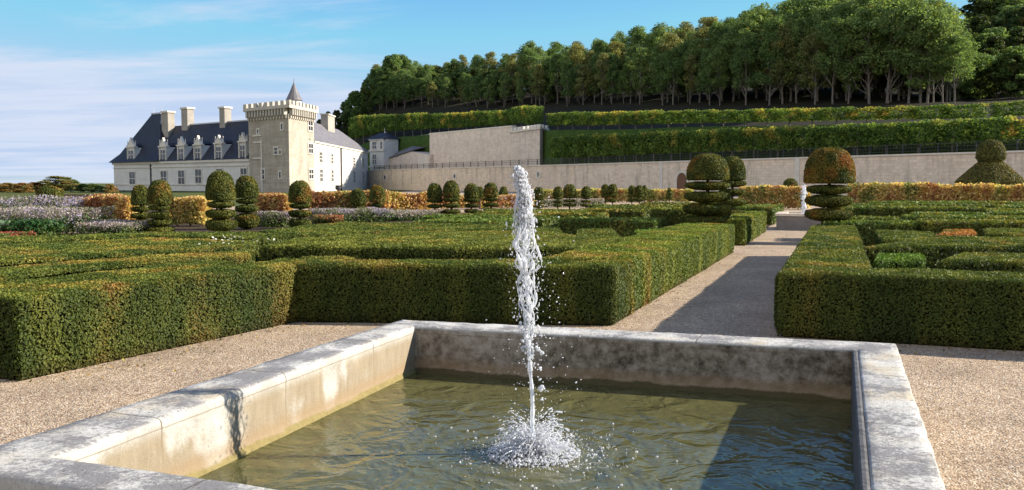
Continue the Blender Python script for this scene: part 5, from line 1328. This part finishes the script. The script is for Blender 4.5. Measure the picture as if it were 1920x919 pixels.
# dark urn on a pedestal below the sunlit wing
c = At(634, HOR, 72); ur_ = thing('garden_urn', (c[0], c[1], 0), 'small dark urn on a stone pedestal below the sunlit chateau wing', 'urn')
mb = MB(); mb.box((0, 0, 0), .5, .5, .75); mb.box((0, 0, .753), .6, .6, .08); mb.build('pedestal', TRIM, ur_)
mb = MB(); mb.lathe((0, 0, .836), [(.02, 0), (.16, 0), (.14, .05), (.06, .10), (.08, .16), (.22, .26), (.25, .40), (.21, .50), (.27, .56), (.24, .58), (.02, .55)], 14); mb.build('vase', IRON, ur_, True)

# far basin and its jet at the end of the path
FARST = mat_masonry('shade_basin_stone', (0.20, 0.175, 0.155), (0.30, 0.265, 0.235), (0.8, 0.8, 0.8), 0.3, 0.4, (0.14, 0.12, 0.11), 0.3)  # wall stone darkened in colour to stand for its shaded face
fb = thing('stone_basin', garden(-1.05, 33.2), 'small pale stone basin at the far end of the gravel path', 'basin')
def fpoly(a0, a1, l0, l1): return [(garden(a, l)[:2] - garden(-1.05, 33.2)[:2]) for a, l in ((a0, l0), (a1, l0), (a1, l1), (a0, l1))]
mb = MB(); x0, x1, y0, y1, th = -2.1, .0, 32.15, 34.3, .3; hb = .47
for q in ((x0, x1, y0, y0 + th), (x0, x1, y1 - th, y1), (x0, x0 + th, y0 + th, y1 - th), (x1 - th, x1, y0 + th, y1 - th)): mb.prism(fpoly(*q), 0, hb)
mb.build('basin_wall', FARST, fb)
mb = MB(); e = .04
for q in ((x0 - e, x1 + e, y0 - e, y0 + th), (x0 - e, x1 + e, y1 - th, y1 + e), (x0 - e, x0 + th, y0 + th, y1 - th), (x1 - th, x1 + e, y0 + th, y1 - th)): mb.prism(fpoly(*q), hb + .003, hb + .09)
mb.build('rim', WALLST, fb)
c2 = garden(-1.05, 33.2); mb = MB(); mb.add([[c2[0] + p[0], c2[1] + p[1], .3] for p in fpoly(x0 + th, x1 - th, y0 + th, y1 - th)], [[0, 1, 2, 3]]); tag(mb.build('water', WATER, origin=(c2[0], c2[1], .3)), kind='structure')
pj = At(1508, HOR, c2[1] + .2)
f2 = thing('fountain_jet', (pj[0], pj[1], .3), 'small distant white water jet at the end of the path', 'water jet')
mb = MB(); zz2 = np.linspace(0, 1.22, 24); rj = .05 + .03 * rng.uniform(0, 1, 24); rj[-3:] *= [.9, .7, .4]
mb.tube([(rng.normal() * .015, rng.normal() * .015, z) for z in zz2], rj, 8)
blobs(mb, np.stack([rng.normal(size=160) * .06, rng.normal(size=160) * .06, rng.uniform(.05, 1.2, 160)], 1), .008 + .02 * rng.uniform(0, 1, 160), None, 1.3); mb.build('water_column', FROTH, f2, True)
print('objects', len(bpy.data.objects), 'polys', sum(len(m.polygons) for m in bpy.data.meshes))

# fallen leaves on the gravel by the hedges and round the basin
mb = MB(); Pn = []
for (a, b, wd, n_) in ((h1a, h1b, .9, 90), (h1b, h2b, .5, 60), (h2b, pe, .5, 90), (r0, r0 + ur * 4, 1.4, 90)):
    t = rng.uniform(0, 1, n_); q = np.array(a)[:2] + (np.array(b)[:2] - np.array(a)[:2]) * t[:, None]; u = (np.array(b)[:2] - np.array(a)[:2]); u = u / np.linalg.norm(u); n = np.array([u[1], -u[0]])
    q = q + n * (rng.exponential(.22, n_) * wd + .02)[:, None]; Pn.append(np.column_stack([q, np.full(n_, .012)]))
P = np.concatenate(Pn); C = np.array([(.30, .18, .05), (.20, .11, .03), (.36, .28, .07), (.10, .10, .03)])[rng.integers(0, 4, len(P))]
mb.cards(P, np.tile([0, 0, 1.0], (len(P), 1)), .016, .010, C, .35)
tag(mb.build('fallen_leaves', LEAF), 'fallen leaves scattered on the gravel along the hedges', 'leaves', kind='stuff')
